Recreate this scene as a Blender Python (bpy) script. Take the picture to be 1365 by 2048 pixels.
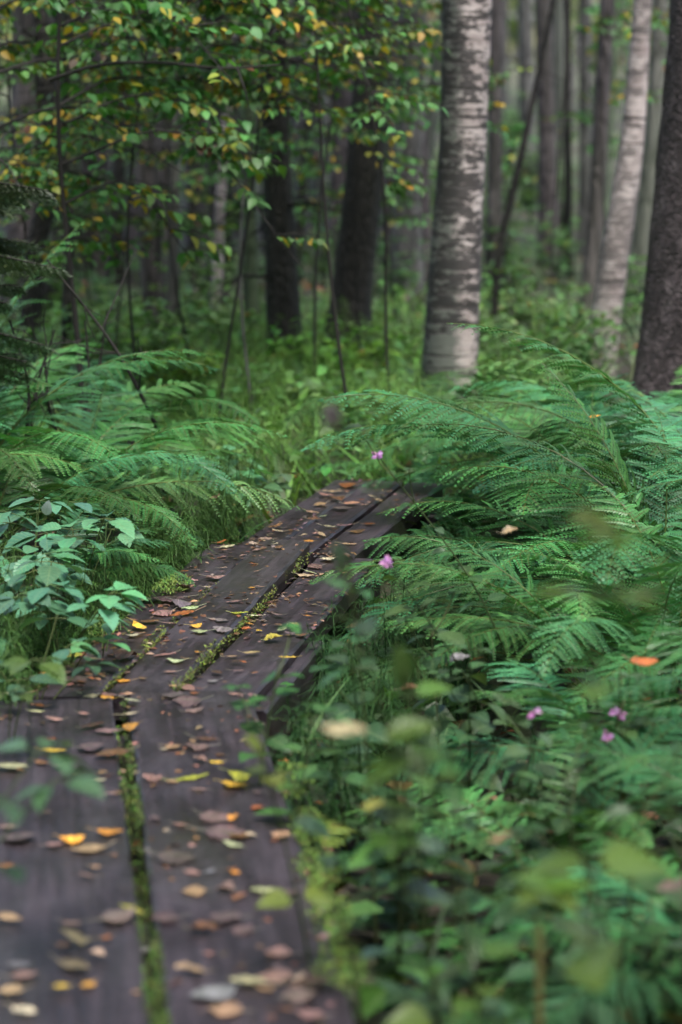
import bpy, math, random
import numpy as np
from mathutils import Vector

R = math.radians
rng = np.random.default_rng(7)
random.seed(7)
sc = bpy.context.scene
for o in list(bpy.data.objects):
    bpy.data.objects.remove(o, do_unlink=True)

# ------------------------------------------------------------------ camera
CAM_H = 1.25
FPX = 85.0 / 36.0 * 2048.0
PITCH = math.atan((1024 - 120) / FPX)
cam = bpy.data.cameras.new("camera")
cam.sensor_fit = 'VERTICAL'
cam.sensor_height = 36.0
cam.lens = 85.0
cam.clip_start = 0.05
cam.clip_end = 3000.0
cam.dof.use_dof = True
cam.dof.focus_distance = 5.9
cam.dof.aperture_fstop = 2.7
cam_o = bpy.data.objects.new("camera", cam)
sc.collection.objects.link(cam_o)
cam_o.location = (0, 0, CAM_H)
cam_o.rotation_euler = (R(90) - PITCH, 0, 0)
sc.camera = cam_o

# ------------------------------------------------------------------ sky + sun (overcast)
SUN_EL, SUN_AZ = 68.0, 155.0
w = bpy.data.worlds.new("World")
sc.world = w
w.use_nodes = True
nt = w.node_tree
sky = nt.nodes.new("ShaderNodeTexSky")
sky.sky_type = 'NISHITA'
sky.sun_disc = False
sky.sun_elevation = R(SUN_EL)
sky.sun_rotation = R(SUN_AZ)
sky.dust_density = 4.0
sky.air_density = 1.0
bg = nt.nodes["Background"]
bg.inputs["Strength"].default_value = 0.11
nt.links.new(sky.outputs[0], bg.inputs[0])
sun = bpy.data.lights.new("sun", 'SUN')
sun.energy = 2.2
sun.angle = R(22)
sun.color = (1.0, 0.97, 0.92)
sun_o = bpy.data.objects.new("sun", sun)
sc.collection.objects.link(sun_o)
d = Vector((math.sin(R(SUN_AZ)) * math.cos(R(SUN_EL)), math.cos(R(SUN_AZ)) * math.cos(R(SUN_EL)), math.sin(R(SUN_EL))))
sun_o.rotation_euler = d.to_track_quat('Z', 'Y').to_euler()

sc.view_settings.view_transform = 'Standard'
sc.view_settings.look = 'None'
sc.view_settings.gamma = 1.0
sc.view_settings.exposure = 2.05
try:
    sc.cycles.use_denoising = True
    sc.cycles.denoiser = 'OPENIMAGEDENOISE'
    sc.cycles.max_bounces = 6
    sc.cycles.diffuse_bounces = 2
    sc.cycles.transmission_bounces = 3
    sc.cycles.glossy_bounces = 2
    sc.cycles.transparent_max_bounces = 4
except Exception:
    pass

# ------------------------------------------------------------------ pixel (1365x2048) <-> world
CP, SP = math.cos(PITCH), math.sin(PITCH)


def ray(u, v):
    x = (u - 682.5) / FPX
    y = (1024 - v) / FPX
    return np.array([x, CP + y * SP, -SP + y * CP])


def P(u, v, dist):
    r = ray(u, v)
    return np.array([0, 0, CAM_H]) + r * (dist / r[1])


def G(u, v, z=0.0):
    r = ray(u, v)
    return np.array([0, 0, CAM_H]) + r * ((z - CAM_H) / r[2])


def proj(p):
    q = np.asarray(p, float) - np.array([0, 0, CAM_H])
    f = q[1] * CP - q[2] * SP
    up = q[1] * SP + q[2] * CP
    return 682.5 + FPX * q[0] / f, 1024 - FPX * up / f


# ------------------------------------------------------------------ mesh builder (quads only)
class MB:
    def __init__(self):
        self.v, self.f, self.c, self.uv, self.n = [], [], [], [], 0

    def add(self, v, f, col=(1, 1, 1), uv=None):
        v = np.asarray(v, float)
        f = np.asarray(f, int)
        m = len(v)
        self.v.append(v)
        self.f.append(f + self.n)
        c = np.asarray(col, float)
        if c.ndim == 1:
            c = np.tile(c[:3], (m, 1))
        self.c.append(c[:, :3])
        self.uv.append(np.zeros((m, 2)) if uv is None else np.asarray(uv, float))
        self.n += m

    def mesh(self, name, mat, smooth=True):
        v = np.concatenate(self.v)
        f = np.concatenate(self.f)
        c = np.concatenate(self.c)
        uv = np.concatenate(self.uv)
        me = bpy.data.meshes.new(name)
        me.vertices.add(len(v))
        me.vertices.foreach_set("co", v.astype(np.float32).ravel())
        me.loops.add(f.size)
        me.loops.foreach_set("vertex_index", f.astype(np.int32).ravel())
        me.polygons.add(len(f))
        me.polygons.foreach_set("loop_start", np.arange(0, f.size, 4, dtype=np.int32))
        try:
            me.polygons.foreach_set("loop_total", np.full(len(f), 4, np.int32))
        except Exception:
            pass
        me.update(calc_edges=True)
        a = me.attributes.new("col", 'FLOAT_COLOR', 'POINT')
        a.data.foreach_set("color", np.c_[c, np.ones(len(c))].astype(np.float32).ravel())
        b = me.attributes.new("luv", 'FLOAT_VECTOR', 'POINT')
        b.data.foreach_set("vector", np.c_[uv, np.zeros(len(uv))].astype(np.float32).ravel())
        me.polygons.foreach_set("use_smooth", np.full(len(f), smooth))
        me.materials.append(mat)
        me.validate()
        return me


def link(name, me, parent=None, loc=None, rotz=None, scale=None):
    o = bpy.data.objects.new(name, me)
    sc.collection.objects.link(o)
    if parent is not None:
        o.parent = parent
    if loc is not None:
        o.location = [float(x) for x in loc]
    if rotz is not None:
        o.rotation_euler[2] = float(rotz)
    if scale is not None:
        o.scale = (scale,) * 3
    return o


def tag(o, label=None, cat=None, group=None, kind=None):
    if label: o['label'] = label
    if cat: o['category'] = cat
    if group: o['group'] = group
    if kind: o['kind'] = kind
    return o


def thing(name, loc, label, cat, group=None, rotz=0.0):
    return tag(link(name, None, None, loc, rotz), label, cat, group)


ORD = ("first second third fourth fifth sixth seventh eighth ninth tenth eleventh twelfth thirteenth fourteenth fifteenth sixteenth seventeenth "
       "eighteenth nineteenth twentieth twenty-first twenty-second twenty-third twenty-fourth twenty-fifth twenty-sixth twenty-seventh "
       "twenty-eighth twenty-ninth thirtieth thirty-first thirty-second thirty-third thirty-fourth thirty-fifth").split()


# ------------------------------------------------------------------ geometry
def frames(pts):
    pts = np.asarray(pts, float)
    t = np.gradient(pts, axis=0)
    t /= np.linalg.norm(t, axis=1)[:, None] + 1e-12
    ref = np.array([1.0, 0, 0]) if abs(t[0, 0]) < 0.8 else np.array([0, 1.0, 0])
    a = np.cross(t, ref)
    a /= np.linalg.norm(a, axis=1)[:, None] + 1e-12
    b = np.cross(t, a)
    return t, a, b


def tube(mb, pts, rad, sides=8, col=(1, 1, 1), jit=0.0, seed=0):
    pts = np.asarray(pts, float)
    rad = np.broadcast_to(np.asarray(rad, float), (len(pts),))
    t, a, b = frames(pts)
    th = np.linspace(0, 2 * math.pi, sides, endpoint=False)
    rr = np.repeat(rad[:, None], sides, 1)
    if jit:
        g = np.random.default_rng(seed)
        ph = g.uniform(0, 6.28, 6)
        z = np.arange(len(pts))[:, None]
        bump = (np.sin(2 * th[None] + ph[0] + z * 0.11) * 0.5 + np.sin(3 * th[None] + ph[1] - z * 0.17) * 0.35 + np.sin(5 * th[None] + ph[2] + z * .31) * .25
                + g.normal(0, .35, (len(pts), sides)))
        rr = rr * (1 + jit * bump)
    v = pts[:, None, :] + rr[..., None] * (np.cos(th)[None, :, None] * a[:, None, :] + np.sin(th)[None, :, None] * b[:, None, :])
    n = len(pts)
    i = np.arange(n - 1)[:, None] * sides
    j = np.arange(sides)[None, :]
    k = (j + 1) % sides
    f = np.stack([i + j, i + k, i + sides + k, i + sides + j], -1).reshape(-1, 4)
    mb.add(v.reshape(-1, 3), f, col)


def spline(ctrl, n):
    c = np.asarray(ctrl, float)
    s = np.r_[0, np.cumsum(np.linalg.norm(np.diff(c, axis=0), axis=1))]
    q = np.linspace(0, s[-1], n)
    # Catmull-Rom style tangents
    m = np.gradient(c, s, axis=0)
    out = []
    for x in q:
        k = min(np.searchsorted(s, x, side='right') - 1, len(s) - 2)
        h = s[k + 1] - s[k]
        t = (x - s[k]) / h
        out.append((2 * t**3 - 3 * t**2 + 1) * c[k] + (t**3 - 2 * t**2 + t) * h * m[k] + (-2 * t**3 + 3 * t**2) * c[k + 1] + (t**3 - t**2) * h * m[k + 1])
    return np.array(out)


def leaf_proto(n=4, W=0.28, fold=0.25, curl=0.25, tooth=0.0, peak=0.8, roll=0.0, wav=0.0, seed=0, irr=0.0):
    """length 1 along +X, half width about W; returns verts, faces, uv"""
    g = np.random.default_rng(seed)
    t = np.linspace(0, 1, n + 1)
    wv = W * np.sin(math.pi * np.clip(t, 0.015, 0.985) ** peak) ** 0.85
    if tooth:
        wv = wv * (1 + tooth * np.where(np.arange(n + 1) % 2 == 0, 0.5, -0.5))
    wl = wv * (1 + irr * np.convolve(g.normal(0, 1, n + 3), [.5, 1, .5], 'valid'))
    wr = wv * (1 + irr * np.convolve(g.normal(0, 1, n + 3), [.5, 1, .5], 'valid'))
    zc = -curl * t ** 2 + wav * .6 * np.sin(t * 7 + seed)
    zl = zc + fold * wv - roll * wv ** 2 / max(W, 1e-6) + wav * g.normal(0, 1, n + 1)
    zr = zc + fold * wv - roll * wv ** 2 / max(W, 1e-6) + wav * g.normal(0, 1, n + 1)
    v = np.stack([np.c_[t, wl, zl], np.c_[t, 0 * t, zc], np.c_[t, -wr, zr]], 1).reshape(-1, 3)
    uv = np.stack([np.c_[t, 0 * t + 1], np.c_[t, 0 * t], np.c_[t, 0 * t - 1]], 1).reshape(-1, 2)
    f = []
    for i in range(n):
        a = 3 * i
        f += [(a + 1, a + 4, a + 3, a), (a + 2, a + 5, a + 4, a + 1)]
    return v, np.array(f), uv


def put(mb, proto, pos, dirv, up=(0, 0, 1), size=1.0, roll=0.0, col=(1, 1, 1)):
    v, f, uv = proto
    x = np.asarray(dirv, float)
    x = x / np.linalg.norm(x)
    y = np.cross(up, x)
    ny = np.linalg.norm(y)
    y = np.array([0, 1.0, 0]) if ny < 1e-5 else y / ny
    z = np.cross(x, y)
    if roll:
        c, s = math.cos(roll), math.sin(roll)
        y, z = y * c + z * s, z * c - y * s
    mb.add(np.asarray(pos) + size * (v[:, :1] * x + v[:, 1:2] * y + v[:, 2:3] * z), f, col, uv)


def vary(c, s=0.15, g=rng):
    return np.clip(np.asarray(c) * (1 + g.normal(0, s)) * (1 + g.normal(0, s * 0.5, 3)), 0.002, 1)


# ------------------------------------------------------------------ materials
def new_mat(name):
    m = bpy.data.materials.new(name)
    m.use_nodes = True
    n = m.node_tree.nodes
    return m, m.node_tree, n["Principled BSDF"], n["Material Output"]


def N(t, kind, **kw):
    n = t.nodes.new(kind)
    for k, v in kw.items():
        if k in n.inputs:
            n.inputs[k].default_value = v
        else:
            setattr(n, k, v)
    return n


def ramp(t, stops, interp='LINEAR'):
    r = t.nodes.new("ShaderNodeValToRGB")
    r.color_ramp.interpolation = interp
    while len(r.color_ramp.elements) < len(stops):
        r.color_ramp.elements.new(0.5)
    for e, (p, c) in zip(r.color_ramp.elements, stops):
        e.position = p
        e.color = (*c, 1) if len(c) == 3 else c
    return r


def mixc(t, a, b, fac, mode='MIX'):
    m = t.nodes.new("ShaderNodeMix")
    m.data_type = 'RGBA'
    m.blend_type = mode
    for sock, x in ((m.inputs[0], fac), (m.inputs[6], a), (m.inputs[7], b)):
        if hasattr(x, 'is_linked') or hasattr(x, 'links'):
            t.links.new(x, sock)
        elif isinstance(x, (int, float)):
            sock.default_value = x
        else:
            sock.default_value = (*x, 1)
    return m.outputs[2]


def maths(t, op, a, b=0.0):
    m = t.nodes.new("ShaderNodeMath")
    m.operation = op
    for sock, x in ((m.inputs[0], a), (m.inputs[1], b)):
        if isinstance(x, (int, float)):
            sock.default_value = x
        else:
            t.links.new(x, sock)
    return m.outputs[0]


def leaf_mat(name, rough=0.42, transl=0.22, veins=0.0, blotch=0.25, spec=0.5, tr_tint=(1.2, 1.25, 0.5), bscale=25.0, vein_n=7.0, rvar=0.6, hvar=0.07):
    m, t, b, out = new_mat(name)
    at = N(t, "ShaderNodeAttribute", attribute_name="col")
    tc = N(t, "ShaderNodeTexCoord")
    nz = N(t, "ShaderNodeTexNoise", Scale=bscale, Detail=3.0)
    t.links.new(tc.outputs["Object"], nz.inputs["Vector"])
    oi = N(t, "ShaderNodeObjectInfo")
    k = maths(t, 'ADD', maths(t, 'MULTIPLY', nz.outputs[0], 2 * blotch), 1 - blotch)
    k = maths(t, 'MULTIPLY', k, maths(t, 'ADD', maths(t, 'MULTIPLY', oi.outputs["Random"], rvar), 1 - rvar * 0.5))
    col = t.nodes.new("ShaderNodeVectorMath")
    col.operation = 'SCALE'
    t.links.new(at.outputs["Color"], col.inputs[0])
    t.links.new(k, col.inputs["Scale"])
    hs = t.nodes.new("ShaderNodeHueSaturation")
    fr = maths(t, 'FRACT', maths(t, 'MULTIPLY', oi.outputs["Random"], 7.31))
    t.links.new(maths(t, 'ADD', maths(t, 'MULTIPLY', fr, hvar), 0.5 - hvar * 0.64), hs.inputs["Hue"])
    t.links.new(col.outputs[0], hs.inputs["Color"])
    base = hs.outputs[0]
    if veins:
        lu = N(t, "ShaderNodeAttribute", attribute_name="luv")
        sx = t.nodes.new("ShaderNodeSeparateXYZ")
        t.links.new(lu.outputs["Vector"], sx.inputs[0])
        ab = maths(t, 'ABSOLUTE', sx.outputs[1])
        ph = maths(t, 'MULTIPLY', maths(t, 'SUBTRACT', sx.outputs[0], maths(t, 'MULTIPLY', ab, 0.22)), vein_n)
        tri = maths(t, 'PINGPONG', ph, 0.5)
        line = maths(t, 'LESS_THAN', tri, 0.07)
        mid = maths(t, 'LESS_THAN', ab, 0.06)
        ln = maths(t, 'MAXIMUM', line, mid)
        base = mixc(t, base, (0.22, 0.30, 0.14), maths(t, 'MULTIPLY', ln, veins))
        bp = N(t, "ShaderNodeBump", Strength=0.5, Distance=0.002)
        t.links.new(tri, bp.inputs["Height"])
        t.links.new(bp.outputs[0], b.inputs["Normal"])
    t.links.new(base, b.inputs["Base Color"])
    b.inputs["Roughness"].default_value = rough
    b.inputs["Specular IOR Level"].default_value = spec
    if transl:
        tr = t.nodes.new("ShaderNodeBsdfTranslucent")
        t.links.new(mixc(t, base, tr_tint, 1.0, 'MULTIPLY'), tr.inputs[0])
        mx = t.nodes.new("ShaderNodeMixShader")
        mx.inputs[0].default_value = transl
        t.links.new(b.outputs[0], mx.inputs[1])
        t.links.new(tr.outputs[0], mx.inputs[2])
        t.links.new(mx.outputs[0], out.inputs[0])
    return m


M_FERN = leaf_mat("fern_frond_green", 0.42, 0.16, bscale=9.0, blotch=0.35, spec=0.35, rvar=0.9)
M_LEAF = leaf_mat("broad_leaf_green", 0.34, 0.2, spec=0.35, rvar=0.7, veins=0.35, hvar=0.035)
M_SAPL = leaf_mat("sapling_leaf", 0.5, 0.3, hvar=0.03, spec=0.35, bscale=6.0)
M_DEAD = leaf_mat("fallen_leaf", 0.4, hvar=0.0, transl=0.12, veins=0.3, blotch=0.35, bscale=60.0, tr_tint=(1.2, 1, 0.6))
M_HERB = leaf_mat("fine_green_shoot", 0.5, 0.2, spec=0.25, bscale=8.0)
M_NEED = leaf_mat("spruce_needle", 0.5, 0.1, bscale=5.0)
M_MOSS = leaf_mat("moss_green", 0.8, 0.1, bscale=40.0, blotch=0.4)
M_PETAL = leaf_mat("campion_petal", 0.5, 0.3, hvar=0.0, bscale=60.0, blotch=0.1, tr_tint=(1.1, 1, 1.1))
M_WOODS = leaf_mat("far_wood_leaf", 0.6, 0.35, bscale=0.35, blotch=0.4)


def bark_mat(name, c_dark, c_mid, c_light, scale=9.0, zs=0.3, bump=0.6, moss=0.0, rough=0.85, mossc=(0.05, 0.075, 0.03)):
    m, t, b, out = new_mat(name)
    tc = N(t, "ShaderNodeTexCoord")
    mp = N(t, "ShaderNodeMapping")
    mp.inputs["Scale"].default_value = (1, 1, zs)
    t.links.new(tc.outputs["Object"], mp.inputs[0])
    oi = N(t, "ShaderNodeObjectInfo")
    ad = t.nodes.new("ShaderNodeVectorMath")
    ad.operation = 'ADD'
    t.links.new(mp.outputs[0], ad.inputs[0])
    t.links.new(maths(t, 'MULTIPLY', oi.outputs["Random"], 37.0), ad.inputs[1])
    vo = N(t, "ShaderNodeTexVoronoi", Scale=scale * 2.2)
    vo.feature = 'DISTANCE_TO_EDGE'
    nz = N(t, "ShaderNodeTexNoise", Scale=scale, Detail=6.0, Roughness=0.65)
    nb = N(t, "ShaderNodeTexNoise", Scale=1.6, Detail=3.0)
    nd = N(t, "ShaderNodeTexNoise", Scale=scale * 1.5, Detail=2.0)
    for x in (nz, nb, nd):
        t.links.new(ad.outputs[0], x.inputs["Vector"])
    wv = t.nodes.new("ShaderNodeVectorMath")
    wv.operation = 'MULTIPLY_ADD'
    t.links.new(nd.outputs["Color"], wv.inputs[0])
    wv.inputs[1].default_value = (0.12, 0.12, 0.12)
    t.links.new(ad.outputs[0], wv.inputs[2])
    t.links.new(wv.outputs[0], vo.inputs["Vector"])
    r = ramp(t, [(0.3, c_dark), (0.52, c_mid), (0.75, c_light)])
    t.links.new(nz.outputs[0], r.inputs[0])
    crack = ramp(t, [(0.0, (0.25, 0.25, 0.25)), (0.14, (1, 1, 1))])
    t.links.new(vo.outputs["Distance"], crack.inputs[0])
    col = mixc(t, r.outputs[0], crack.outputs[0], 0.8, 'MULTIPLY')
    if moss:
        mr = ramp(t, [(0.42, (0, 0, 0)), (0.62, (1, 1, 1))])
        t.links.new(nb.outputs[0], mr.inputs[0])
        col = mixc(t, col, mossc, maths(t, 'MULTIPLY', mr.outputs[0], moss))
    t.links.new(col, b.inputs["Base Color"])
    b.inputs["Roughness"].default_value = rough
    h = maths(t, 'ADD', maths(t, 'MINIMUM', maths(t, 'MULTIPLY', vo.outputs["Distance"], 3.0), 0.6), maths(t, 'MULTIPLY', nz.outputs[0], 0.5))
    bp = N(t, "ShaderNodeBump", Strength=bump, Distance=0.02)
    t.links.new(h, bp.inputs["Height"])
    t.links.new(bp.outputs[0], b.inputs["Normal"])
    return m


def birch_mat(name, algae=0.6, dark=0.5):
    m, t, b, out = new_mat(name)
    tc = N(t, "ShaderNodeTexCoord")

    def nz(sx, sy, sz, scale, det=4.0, rough=0.6):
        mp = N(t, "ShaderNodeMapping")
        mp.inputs["Scale"].default_value = (sx, sy, sz)
        t.links.new(tc.outputs["Object"], mp.inputs[0])
        n = N(t, "ShaderNodeTexNoise", Scale=scale, Detail=det, Roughness=rough)
        t.links.new(mp.outputs[0], n.inputs["Vector"])
        return n.outputs[0]
    big = nz(1, 1, 0.7, 2.2, 3)
    tone = ramp(t, [(0.3, (0.32, 0.26, 0.255)), (0.5, (0.50, 0.43, 0.42)), (0.7, (0.64, 0.57, 0.56))])
    t.links.new(nz(1, 1, 2.0, 9.0), tone.inputs[0])
    col = tone.outputs[0]
    # algae grey-green on the side facing away from the weather
    sx = t.nodes.new("ShaderNodeSeparateXYZ")
    t.links.new(tc.outputs["Object"], sx.inputs[0])
    side = maths(t, 'ADD', maths(t, 'MULTIPLY', sx.outputs[0], -8.0), 0.3)
    low = maths(t, 'MULTIPLY', sx.outputs[2], -0.10)
    alg = ramp(t, [(0.45, (0, 0, 0)), (0.78, (1, 1, 1))])
    t.links.new(maths(t, 'ADD', maths(t, 'ADD', maths(t, 'ADD', side, maths(t, 'MULTIPLY', big, 0.9)), maths(t, 'MULTIPLY', nz(1, 1, 2.5, 22.0), 0.55)), low), alg.inputs[0])
    col = mixc(t, col, (0.085, 0.10, 0.085), maths(t, 'MULTIPLY', alg.outputs[0], algae))
    # dark torn patches
    pt = ramp(t, [(0.49, (0, 0, 0)), (0.515, (1, 1, 1))])
    t.links.new(maths(t, 'ADD', maths(t, 'MULTIPLY', nz(1, 1, 2.4, 15.0, 6, 0.72), 0.62), maths(t, 'MULTIPLY', nz(1, 1, 0.9, 3.6, 2), 0.40)), pt.inputs[0])
    col = mixc(t, col, (0.022, 0.020, 0.021), maths(t, 'MULTIPLY', pt.outputs[0], dark))
    # thin horizontal bands (lenticels)
    ln = ramp(t, [(0.56, (0, 0, 0)), (0.62, (1, 1, 1))])
    t.links.new(nz(0.35, 0.35, 7.5, 6.0, 3), ln.inputs[0])
    col = mixc(t, col, (0.035, 0.03, 0.03), maths(t, 'MULTIPLY', ln.outputs[0], 0.9))
    t.links.new(col, b.inputs["Base Color"])
    b.inputs["Roughness"].default_value = 0.7
    bp = N(t, "ShaderNodeBump", Strength=0.5, Distance=0.012)
    bp.invert = True
    t.links.new(maths(t, 'ADD', ln.outputs[0], maths(t, 'MULTIPLY', pt.outputs[0], 0.6)), bp.inputs["Height"])
    t.links.new(bp.outputs[0], b.inputs["Normal"])
    return m


M_BIRCH = birch_mat("birch_bark", 0.92, 0.92)
M_BIRCH2 = birch_mat("pale_birch_bark", 0.3, 0.6)
M_SPRUCE = bark_mat("scaly_spruce_bark", (0.022, 0.017, 0.019), (0.075, 0.057, 0.062), (0.19, 0.155, 0.165), 15.0, 0.75, 1.0)
M_DARK = bark_mat("dark_wet_bark", (0.007, 0.006, 0.006), (0.019, 0.016, 0.015), (0.040, 0.034, 0.032), 14.0, 0.3, 0.8, moss=0.2, mossc=(0.03, 0.04, 0.018))
M_BROWN = bark_mat("brown_pine_bark", (0.045, 0.036, 0.039), (0.10, 0.083, 0.088), (0.165, 0.142, 0.147), 9.0, 0.22, 0.7, moss=0.2)
M_GREY = bark_mat("grey_alder_bark", (0.065, 0.062, 0.06), (0.125, 0.12, 0.115), (0.19, 0.185, 0.177), 7.0, 0.2, 0.5, moss=0.35, mossc=(0.07, 0.10, 0.055))
M_MOSSY = bark_mat("mossy_bark", (0.05, 0.065, 0.04), (0.09, 0.12, 0.07), (0.14, 0.18, 0.10), 7.0, 0.25, 0.5, moss=0.6, mossc=(0.08, 0.13, 0.05))
M_TWIG = bark_mat("twig_bark", (0.010, 0.008, 0.007), (0.024, 0.020, 0.018), (0.045, 0.039, 0.035), 40.0, 0.3, 0.3)


def wood_mat(name):
    m, t, b, out = new_mat(name)
    tc = N(t, "ShaderNodeTexCoord")
    oi = N(t, "ShaderNodeObjectInfo")

    def nz(sc3, scale, det, rough=0.6):
        mp = N(t, "ShaderNodeMapping")
        mp.inputs["Scale"].default_value = sc3
        t.links.new(tc.outputs["Object"], mp.inputs[0])
        t.links.new(maths(t, 'MULTIPLY', oi.outputs["Random"], 11.0), mp.inputs["Location"])
        n = N(t, "ShaderNodeTexNoise", Scale=scale, Detail=det, Roughness=rough)
        t.links.new(mp.outputs[0], n.inputs["Vector"])
        return n.outputs[0]
    grain = nz((1, 0.05, 1), 60.0, 6, 0.7)
    cloud = nz((1, 0.5, 1), 6.0, 4)
    grit = nz((1, 1, 1), 180.0, 2)
    r = ramp(t, [(0.32, (0.007, 0.005, 0.0062)), (0.5, (0.022, 0.0162, 0.0205)), (0.68, (0.058, 0.044, 0.055))])
    t.links.new(maths(t, 'ADD', maths(t, 'MULTIPLY', grain, 0.6), maths(t, 'MULTIPLY', cloud, 0.42)), r.inputs[0])
    gr = ramp(t, [(0.66, (0, 0, 0)), (0.72, (1, 1, 1))])
    t.links.new(grit, gr.inputs[0])
    col = mixc(t, r.outputs[0], (0.13, 0.115, 0.12), maths(t, 'MULTIPLY', gr.outputs[0], 0.55))
    al = ramp(t, [(0.55, (0, 0, 0)), (0.75, (1, 1, 1))])
    t.links.new(nz((1, 0.35, 1), 3.1, 5), al.inputs[0])
    col = mixc(t, col, (0.030, 0.032, 0.020), maths(t, 'MULTIPLY', al.outputs[0], 0.6))
    cr = ramp(t, [(0.655, (0, 0, 0)), (0.69, (1, 1, 1))])
    t.links.new(nz((1, 0.025, 1), 34.0, 3, 0.5), cr.inputs[0])
    col = mixc(t, col, (0.006, 0.005, 0.005), maths(t, 'MULTIPLY', cr.outputs[0], 0.8))
    wn = ramp(t, [(0.52, (0, 0, 0)), (0.66, (1, 1, 1))])
    t.links.new(nz((1, 0.6, 1), 11.0, 5, 0.7), wn.inputs[0])
    col = mixc(t, col, (0.052, 0.046, 0.054), maths(t, 'MULTIPLY', wn.outputs[0], 0.5))
    t.links.new(col, b.inputs["Base Color"])
    rr = ramp(t, [(0.35, (0.28, 0.28, 0.28)), (0.65, (0.55, 0.55, 0.55))])
    t.links.new(nz((1, 0.5, 1), 9.0, 4), rr.inputs[0])
    t.links.new(rr.outputs[0], b.inputs["Roughness"])
    b.inputs["Specular IOR Level"].default_value = 0.6
    bp = N(t, "ShaderNodeBump", Strength=0.35, Distance=0.004)
    t.links.new(maths(t, 'ADD', grain, maths(t, 'MULTIPLY', grit, 0.4)), bp.inputs["Height"])
    t.links.new(bp.outputs[0], b.inputs["Normal"])
    return m


M_WOOD = wood_mat("wet_weathered_plank")


def ground_mat():
    m, t, b, out = new_mat("forest_floor")
    tc = N(t, "ShaderNodeTexCoord")

    def nz(scale, det=5.0):
        n = N(t, "ShaderNodeTexNoise", Scale=scale, Detail=det, Roughness=0.65)
        t.links.new(tc.outputs["Object"], n.inputs["Vector"])
        return n.outputs[0]
    r = ramp(t, [(0.3, (0.012, 0.010, 0.008)), (0.5, (0.032, 0.026, 0.018)), (0.7, (0.07, 0.052, 0.034))])
    t.links.new(nz(14.0, 8), r.inputs[0])
    g = ramp(t, [(0.44, (0, 0, 0)), (0.58, (1, 1, 1))])
    t.links.new(nz(1.3), g.inputs[0])
    gc = ramp(t, [(0.3, (0.018, 0.035, 0.012)), (0.7, (0.06, 0.10, 0.03))])
    t.links.new(nz(9.0), gc.inputs[0])
    col = mixc(t, r.outputs[0], gc.outputs[0], maths(t, 'MULTIPLY', g.outputs[0], 0.8))
    t.links.new(col, b.inputs["Base Color"])
    b.inputs["Roughness"].default_value = 0.8
    bp = N(t, "ShaderNodeBump", Strength=0.8, Distance=0.03)
    t.links.new(nz(30.0, 6), bp.inputs["Height"])
    t.links.new(bp.outputs[0], b.inputs["Normal"])
    return m


M_GROUND = ground_mat()

# ------------------------------------------------------------------ ground (one sheet to the horizon)


def gz(x, y):
    x = np.asarray(x, float)
    y = np.asarray(y, float)
    z = -0.17 + 0.035 * np.sin(1.7 * x + 0.6) * np.cos(1.3 * y + 1.1) + 0.02 * np.sin(4.1 * x + 2.3 * y)
    z = z + 0.10 * np.clip((-x - 0.7) / 0.3, 0, 1) * np.clip((y - 5.2) / .6, 0, 1) * np.clip((12 - y) / 2, 0, 1)
    z = z - 0.09 * np.exp(-((x - 0.22) / 0.2) ** 2) * (y < 6.5)
    near = np.clip((y - 14) / 40, 0, 1)
    return z + 1.1 * near ** 2 + 0.25 * np.sin(0.21 * x + 1) * near


def axis_pts(lo, hi, fine_lo, fine_hi, step):
    a = list(np.arange(fine_lo, fine_hi, step))
    s, x = step, fine_hi
    while x < hi:
        a.append(x); s *= 1.35; x += s
    a.append(hi)
    s, x = step, fine_lo - step
    while x > lo:
        a.insert(0, x); s *= 1.35; x -= s
    a.insert(0, lo)
    return np.array(a)


gx = axis_pts(-400, 400, -4, 4, 0.12)
gy = axis_pts(-200, 700, 0, 14, 0.12)
XX, YY = np.meshgrid(gx, gy)
ZZ = gz(XX, YY) + np.where((abs(XX) < 4) & (YY > 0) & (YY < 14), rng.normal(0, 0.006, XX.shape), 0)
mb = MB()
nx = len(gx)
i = np.arange(len(gy) - 1)[:, None] * nx
j = np.arange(nx - 1)[None, :]
mb.add(np.stack([XX, YY, ZZ], -1).reshape(-1, 3), np.stack([i + j, i + j + 1, i + nx + j + 1, i + nx + j], -1).reshape(-1, 4))
tag(link("ground", mb.mesh("ground", M_GROUND)), kind='structure')

# ------------------------------------------------------------------ boardwalk


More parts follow.
